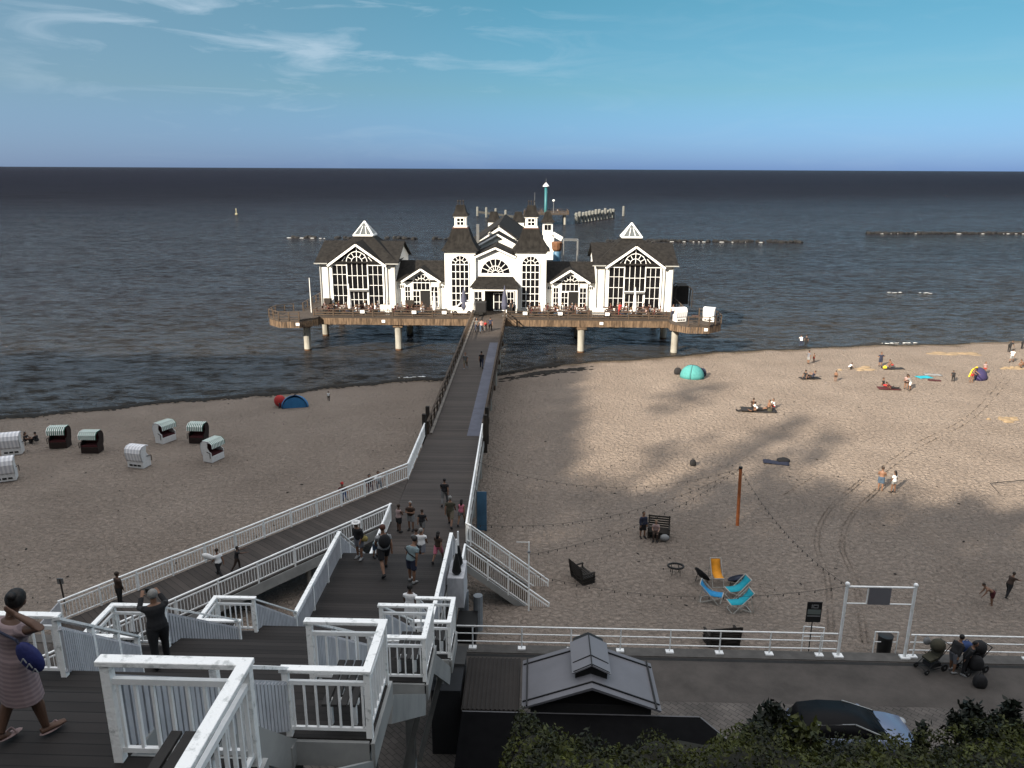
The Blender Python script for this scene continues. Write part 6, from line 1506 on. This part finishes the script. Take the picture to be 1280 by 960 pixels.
# pushchairs
def pushchair(label, px, py, face, body):
    p = Vector(gz(px, py, 2.506)); t = thing('pushchair', label, 'pushchair', tuple(p), 'pushchairs parked by the promenade railing', rz=R(-face)); t.scale = (1.12,) * 3
    f = MB(); T_ = lambda a, b_: f.tube(a, b_, .016, .016, 6)
    for x in (-.24, .24):
        T_((x, .42, .14), (x, -.15, .62)); T_((x, -.40, .14), (x, .12, .62)); T_((x, -.15, .62), (x, -.58, 1.04)); T_((x, .42, .14), (x, -.40, .14))
    T_((-.24, -.58, 1.04), (.24, -.58, 1.04)); T_((-.24, .42, .14), (.24, .42, .14)); f.build('frame', BLACK, t, local=True)
    for x, y, r_w in ((-.26, .42, .11), (.26, .42, .11), (-.28, -.40, .15), (.28, -.40, .15)):
        w = MB().tube((x - .02, y, r_w), (x + .02, y, r_w), r_w, r_w, 16).build('wheel', BLACK, t, local=True); MB().tube((x - .025, y, r_w), (x + .025, y, r_w), r_w * .35, r_w * .35, 10).build('hub', METAL, w, local=True)
    m = MB(); m.prism([(-.2, -.18, .50), (-.2, .25, .44), (-.2, .27, .52), (-.2, -.12, .60), (-.2, -.34, .98), (-.2, -.42, .95)], (.4, 0, 0)); m.build('seat', cloth(body), t, local=True)
    m = MB(); m.ell((0, -.22, .98), (.25, .30, .26), 12, 8); m.build('hood', cloth(body), t, True, local=True)
    m = MB(); m.box(-.19, .19, -.30, .20, .18, .34); m.build('basket', cloth('black'), t, local=True)
    return t
pushchair('dark grey pushchair beside the white railing, left of the bending man', 1162, 836, 250, 'olive')
pushchair('black pushchair piled with bags, right of the bending man', 1213, 838, 250, 'black')
bag('blue bag with bright light patch on top of the right pushchair', Vector(gz(1204, 838, 2.506)) + Vector((.05, .2, .85)), (.3, .22, .42), 'blue')
bag('big black bag hanging from the right pushchair', Vector(gz(1214, 843, 2.506)) + Vector((.1, 0, .3)), (.3, .22, .6), 'black')
bag('pale grey bag on the handle of the left pushchair', Vector(gz(1157, 832, 2.506)) + Vector((0, .2, .95)), (.14, .1, .3), 'ltgrey')
# car
def car():
    t = thing('parked_car', 'silver blue estate car with black roof and windows parked behind the bushes', 'car', (11.9, 24.1, 2.51))
    P = mat('silver_blue_car_paint', (.30, .36, .52), .25, .05, 1, metal=.3, spec=.6); L = 4.5; x0 = 9.6
    prof_ = [(0, .35), (.02, .75), (.12, .98), (.75, 1.02), (3.05, 1.0), (3.7, .92), (4.25, .78), (4.45, .6), (4.48, .35)]
    rings = []
    for y, w in ((-.88, .88), (-.80, 1.0), (.80, 1.0), (.88, .88)):
        rings.append([Vector((x0 + a, 24.1 + y, 2.51 + (.32 if b_ < .4 else b_ * (w if b_ > .7 else 1)))) for a, b_ in prof_])
    m = MB(); m.loft(rings); m.build('body', P, t, True, bevel=.03)
    cab = [(.10, 1.0), (.35, 1.38), (1.1, 1.50), (2.0, 1.47), (2.55, 1.30), (3.25, .98)]
    rings = []
    for y, w in ((-.80, 0), (-.66, 1), (.66, 1), (.80, 0)):
        rings.append([Vector((x0 + a + (.05 if not w else 0), 24.1 + y * (1 if not w else 1), 2.51 + (b_ if w else min(b_, 1.0 + (b_ - 1.0) * .15)))) for a, b_ in cab])
    m = MB(); m.loft(rings); cb = m.build('cabin', mat('black_car_glass', (.006, .006, .008), .5, .1, 1, spec=.12), t, True)
    m = MB(); m.bar((x0 + .45, 24.1 - .655, 3.93), (x0 + 2.0, 24.1 - .655, 4.0), .04, .03); m.build('roof_trim', METAL, cb)
    m = MB(); m.bar((x0 + 2.02, 24.1 - .655, 3.99), (x0 + 3.25, 24.1 - .78, 3.50), .05, .04).bar((x0 + 2.02, 24.1 + .655, 3.99), (x0 + 3.25, 24.1 + .78, 3.50), .05, .04); m.build('windscreen_pillar', PALE, cb)
    for xx in (.85, 3.65):
        for yy in (-.84, .84):
            w = MB().tube((x0 + xx, 24.1 + yy - .1, 2.84), (x0 + xx, 24.1 + yy + .1, 2.84), .33, .33, 20).build('wheel', BLACK, t); MB().tube((x0 + xx, 24.1 + yy - .11, 2.84), (x0 + xx, 24.1 + yy + .11, 2.84), .19, .19, 12).build('rim', METAL, w)
    for yy in (-.92, .92): MB().ell((x0 + 2.75, 24.1 + yy, 3.55), (.10, .12, .08), 10, 7).build('wing_mirror', P, t, True)
    for yy in (-.62, .62): MB().ell((x0 + 4.3, 24.1 + yy, 3.2), (.16, .2, .09), 10, 7).build('headlight', mat('headlight_glass', (.5, .52, .55), .1, .1, 1), t, True)
    m = MB()
    for yy in (-.4, .15): m.bar((x0 + 3.28, 24.1 + yy, 3.53), (x0 + 2.95, 24.1 + yy + .45, 3.68), .02, .02)
    m.build('wiper', BLACK, t)
car()

# ------------------------------------------------------------------ terrace of the restaurant
WOODC = mat('reddish_cafe_wood', (.11, .05, .03), .7, .3, 4)
def mk_table():
    t = thing('cafe_table', 'x', 'table', (0, 0, 0)); MB().box(-.42, .42, -.42, .42, .71, .75).build('table_top', WOODC, t, local=True); MB().tube((0, 0, 0), (0, 0, .71), .04, .04, 8).box(-.25, .25, -.25, .25, 0, .03).build('leg', BLACK, t, local=True); return t
def mk_chair():
    t = thing('cafe_chair', 'x', 'chair', (0, 0, 0)); MB().box(-.22, .22, -.22, .22, .43, .47).build('seat', WOODC, t, local=True); MB().box(-.22, .22, -.24, -.20, .47, .92).build('backrest', WOODC, t, local=True)
    for x in (-.2, .2):
        for y in (-.2, .2): MB().box(x - .018, x + .018, y - .018, y + .018, 0, .43).build('leg', BLACK, t, local=True)
    return t
AREA = [(-28.3, -19.5, 'before the left pavilion'), (-18.3, -12.8, 'before the left small gable'), (-.8, 7.3, 'before the right tower and small gable'), (8.6, 17.0, 'before the right pavilion')]
tabp = chp = None; gcnt = 0
GUEST = [('darkred', 'black', 'brown'), ('black', 'navy', 'dark'), ('white', 'denim', 'blond'), ('jeansgrey', 'black', 'grey'), ('palepink', 'grey', 'brown')]
gw = {'darkred': 'dark red', 'black': 'black', 'white': 'white', 'jeansgrey': 'grey blue', 'palepink': 'pale pink'}
gproto = {}
for xa, xb, nm in AREA:
    n = int((xb - xa) / 1.75)
    for row, yy in enumerate((98.7, 100.3, 101.9)):
        for i in range(n):
            x = xa + (xb - xa) * (i + .5) / n + rnd.uniform(-.2, .2); y = yy + rnd.uniform(-.2, .2)
            L = 'reddish cafe table on the terrace ' + nm; G_ = 'cafe tables ' + nm
            if tabp is None: tabp = mk_table(); tabp.location = (x, y, PZ); tabp['label'] = L; tabp['group'] = G_
            else: clone(tabp, (x, y, PZ), rnd.uniform(-.1, .1), L, G_)
            for s, rz in ((-1, -90), (1, 90)):
                L = 'reddish cafe chair on the terrace ' + nm; G_ = 'cafe chairs ' + nm
                cx_ = x + s * .68; 
                if chp is None: chp = mk_chair(); chp.location = (cx_, y, PZ); chp.rotation_euler.z = R(rz * 1); chp['label'] = L; chp['group'] = G_
                else: clone(chp, (cx_, y, PZ), R(rz) + rnd.uniform(-.2, .2), L, G_)
                if rnd.random() < .6:
                    g = GUEST[gcnt % 5]; gcnt += 1
                    lab = 'seated terrace guest in %s top %s' % (gw[g[0]], nm); grp = 'guests in %s %s' % (gw[g[0]], nm)
                    if g[0] not in gproto:
                        r_, _ = person(lab, (cx_, y, PZ), -rz, 1.7, 'chair', g[0], g[1], 'tan', g[2], vox=.03, group=grp); gproto[g[0]] = r_
                    else: clone(gproto[g[0]], (cx_, y, PZ), R(rz), lab, grp)
def closed_parasol(label, x, y, h, m_, r=.28):
    t = thing('closed_parasol', label, 'parasol', (x, y, PZ)); MB().tube((x, y, PZ), (x, y, PZ + h), .035, .03, 8).box(x - .3, x + .3, y - .3, y + .3, PZ, PZ + .08).build('pole', METAL, t); MB().lathe((x, y, 0), [(r * .75, PZ + h * .22), (r, PZ + h * .35), (r * .6, PZ + h * .7), (.03, PZ + h + .1)], 10).build('canopy', m_, t)
FLAG = cloth('white')
closed_parasol('closed white parasol in front of the left pavilion', -24.1, 98.6, 4.0, FLAG)
closed_parasol('closed white parasol in front of the left small gable', -13.0, 98.6, 3.4, FLAG)
closed_parasol('closed white parasol between the two small menu boards left', -19.2, 98.7, 2.6, FLAG, .16)
closed_parasol('closed white parasol right of the right tower', 1.0, 98.6, 3.2, FLAG, .2)
closed_parasol('closed white parasol in front of the right pavilion', 12.9, 98.6, 3.9, FLAG)
CL['dullblue'] = (.11, .12, .19)
closed_parasol('closed blue grey parasol left of the entrance', -9.2, 98.9, 3.6, cloth('dullblue'), .5)
closed_parasol('closed blue grey parasol right of the entrance', -3.9, 98.9, 3.9, cloth('dullblue'), .42)
t = thing('flagpole', 'thin white pole beside the left pavilion', 'pole', (-29.6, 100, PZ)); MB().tube((-29.6, 100, PZ), (-29.6, 100, PZ + 4.6), .05, .04, 8).build('shaft', WHITE, t)
def boxy(name, label, cat, x, y, w, h, m_, d=.4, z=PZ):
    t = thing(name, label, cat, (x, y, z)); MB().box(x - w / 2, x + w / 2, y, y + d, z + .12, z + h).build('panel', m_, t); MB().box(x - w / 2 + .05, x - w / 2 + .1, y + .05, y + d - .05, z, z + .12).box(x + w / 2 - .1, x + w / 2 - .05, y + .05, y + d - .05, z, z + .12).build('foot', BLACK, t)
boxy('service_counter', 'white service counter right of the left pavilion terrace', 'counter', -19.6, 99.6, 1.5, 1.15, PLASTER)
boxy('service_counter', 'white service counter left of the right pavilion terrace', 'counter', 8.2, 97.9, 1.5, 1.3, PLASTER)
boxy('dark_cabinet', 'dark cabinet at the left corner of the left pavilion', 'cabinet', -28.0, 102.4, 1.0, 1.5, DARKW)
boxy('dark_cabinet', 'dark cabinet in front of the left small gable', 'cabinet', -16.8, 102.0, 1.2, 1.4, DARKW)
for x, lab in ((-22.2, 'small white sign box on the platform railing, leftmost of the left three'), (-15.5, 'small white sign box on the platform railing, middle of the left three'), (-11.6, 'small white sign box on the platform railing, nearest left of the bridge'), (-1.2, 'small white sign box on the platform railing, nearest right of the bridge'), (3.3, 'small white sign box on the platform railing, middle of the right three'), (9.3, 'small white sign box on the platform railing, rightmost of the right three')):
    t = thing('sign_box', lab, 'sign', (x, 97.4, PZ + .4)); MB().box(x - .28, x + .28, 97.30, 97.42, PZ + .48, PZ + .85).build('box', WHITE, t); MB().box(x - .04, x + .04, 97.42, 97.5, PZ + .3, PZ + .9).build('bracket', BLACK, t)
for x, lab in ((-29.9, 'small white plate low on the left end of the platform fascia'), (-19.5, 'small white plate on the fascia below the left counter'), (8.6, 'small white plate on the fascia below the right counter'), (21.2, 'small white plate on the fascia of the right platform wing')):
    yy = 97.33 if abs(x + 5) < 16 else (94.75 if x < 0 else 93.98)
    MB().box(x - .22, x + .22, yy - .04, yy, PZ - .72, PZ - .38).build('plate', WHITE, label=lab, cat='plate')
# white van on the platform
t = thing('delivery_van', 'white delivery van parked left of the entrance at the pier end of the bridge', 'van', (-9.4, 99.4, PZ))
vx, vy = -10.9, 98.55
m = MB(); m.prism([(vx, vy, PZ + .35), (vx + 3.0, vy, PZ + .35), (vx + 3.0, vy, PZ + 1.75), (vx + 1.35, vy, PZ + 1.8), (vx + .75, vy, PZ + 1.15), (vx + .05, vy, PZ + 1.0)], (0, 1.6, 0)); m.build('body', mat('white_van_paint', (.82, .82, .82), .3, .05, 1), t, bevel=.05)
MB().prism([(vx + .85, vy - .01, PZ + 1.15), (vx + 1.7, vy - .01, PZ + 1.15), (vx + 1.7, vy - .01, PZ + 1.65), (vx + 1.38, vy - .01, PZ + 1.68)], (0, 1.62, 0)).build('window', GLASS, t)
for x in (.6, 2.4):
    w = MB().tube((vx + x, vy - .03, PZ + .33), (vx + x, vy + .2, PZ + .33), .33, .33, 16).build('wheel', BLACK, t); MB().tube((vx + x, vy - .04, PZ + .33), (vx + x, vy, PZ + .33), .17, .17, 10).build('rim', METAL, w)
t = thing('tarped_trailer', 'dark covered trailer standing right of the white van', 'trailer', (-6.9, 99.6, PZ)); MB().box(-7.75, -6.3, 98.8, 100.4, PZ + .4, PZ + 1.75).build('cover', cloth('black'), t, bevel=.08); 
for y in (98.8, 100.3): MB().tube((-7.0, y - .05, PZ + .3), (-7.0, y + .1, PZ + .3), .3, .3, 12).build('wheel', BLACK, t)
# right wing furniture
strandkorb('white hooded beach chair on the right platform wing, left of the pair', 0, 0, -20, True, False, 1.15, loc=(18.3, 96.3, PZ + .01), group='hooded chairs on the platform wing')
strandkorb('white hooded beach chair on the right platform wing, right of the pair', 0, 0, 25, True, False, 1.15, loc=(22.1, 96.6, PZ + .01), group='hooded chairs on the platform wing')
clone(tabp, (20.3, 96.4, PZ + .01), 0, 'small cafe table between the hooded chairs on the right platform wing', 'table on the platform wing')
t = thing('smoking_shelter', 'dark rounded frame shelter behind the right pavilion', 'shelter', (20.2, 108, PZ)); m = MB()
for y in (106.5, 108, 109.5): m.path([(19.5, y, PZ), (19.5, y, PZ + 2.6), (20.0, y, PZ + 3.0), (21.2, y, PZ + 3.0), (21.8, y, PZ + 2.5), (21.8, y, PZ)], .07, 6)
m.bar((20.6, 106.4, PZ + 3.03), (20.6, 109.6, PZ + 3.03), 1.3, .05); m.build('frame', DARKW, t); MB().box(19.5, 21.8, 109.5, 109.56, PZ, PZ + 2.6).build('back_wall', BLACK, t)
MB().box(18.3, 19.6, 101.3, 106.5, PZ, PZ + .05)
for i, (x, y, c, b_, lab) in enumerate([(-6.6, 100.8, 'grey', 'black', 'person standing before the entrance porch, left one'), (-3.1, 100.9, 'black', 'black', 'person standing before the entrance porch, right one'), (17.9, 98.8, 'white', 'navy', 'person in white standing at the right end of the platform terrace'), (11.2, 100.2, 'red', 'red', 'waiter all in red standing before the right pavilion')]):
    person(lab, (x, y, PZ), 180, 1.75, 'stand2', c, b_, 'tan', 'dark', vox=.03)
for i, (x, lab) in enumerate([(2.5, 'tiny dark figure at the pier head, left of the teal tower'), (9.5, 'tiny pale figure at the pier head, right of the teal tower')]):
    person(lab, (x, 344, PZ + .01), 180, 1.75, 'stand', ('black', 'ltgrey')[i], 'navy', 'tan', 'dark', vox=.04)

# tyre and foot tracks pressed into the sand
def track(pts, offs):
    P = [on_sand(*q) for q in pts]; m = MB()
    Q = []
    for i in range(len(P) - 1):
        for k in range(8):
            u = k / 8; a, b_, c_, d_ = P[max(0, i - 1)], P[i], P[i + 1], P[min(len(P) - 1, i + 2)]
            Q.append(.5 * ((2 * b_) + (c_ - a) * u + (2 * a - 5 * b_ + 4 * c_ - d_) * u * u + (3 * b_ - a - 3 * c_ + d_) * u ** 3))
    for o_ in offs:
        R_ = []
        for i, q in enumerate(Q):
            d_ = (Q[min(i + 1, len(Q) - 1)] - Q[max(i - 1, 0)]).normalized(); n_ = Vector((d_.y, -d_.x, 0)); p = q + n_ * o_
            R_.append(Vector((p.x, p.y, sand_z(p.x, p.y) + .012)))
        m.path(R_, .03, 5)
    return m
track([(1062, 800), (1054, 730), (1038, 680), (1052, 640), (1100, 596)], (-.9, -.65, .55, .8)).build('tyre_tracks', SAND, smooth=True, kind='structure')
track([(1100, 590), (1150, 555), (1215, 520), (1262, 470)], (-.3, .3)).build('sand_tracks', SAND, smooth=True, kind='structure')
track([(980, 618), (1010, 600), (1022, 592)], (0,)).build('drag_mark', SAND, smooth=True, kind='structure')
# small litter and seaweed scraps on the dry sand
lt = MB()
rr = random.Random(5)
for _ in range(200):
    px, py = rr.uniform(0, 1280), rr.uniform(470, 770)
    p = on_sand(px, py)
    if p.y > shore(p.x) - 1 or p.y < 31: continue
    w = rr.uniform(.02, .07); lt.ell(p + Vector((0, 0, .02)), (w * rr.uniform(1, 2.5), w, .025), 6, 4, rot=Matrix.Rotation(rr.uniform(0, 3), 3, 'Z'))
lt.build('beach_scraps', SW, kind='stuff', label='scattered dark scraps of dry seaweed and shells on the sand', cat='scraps')
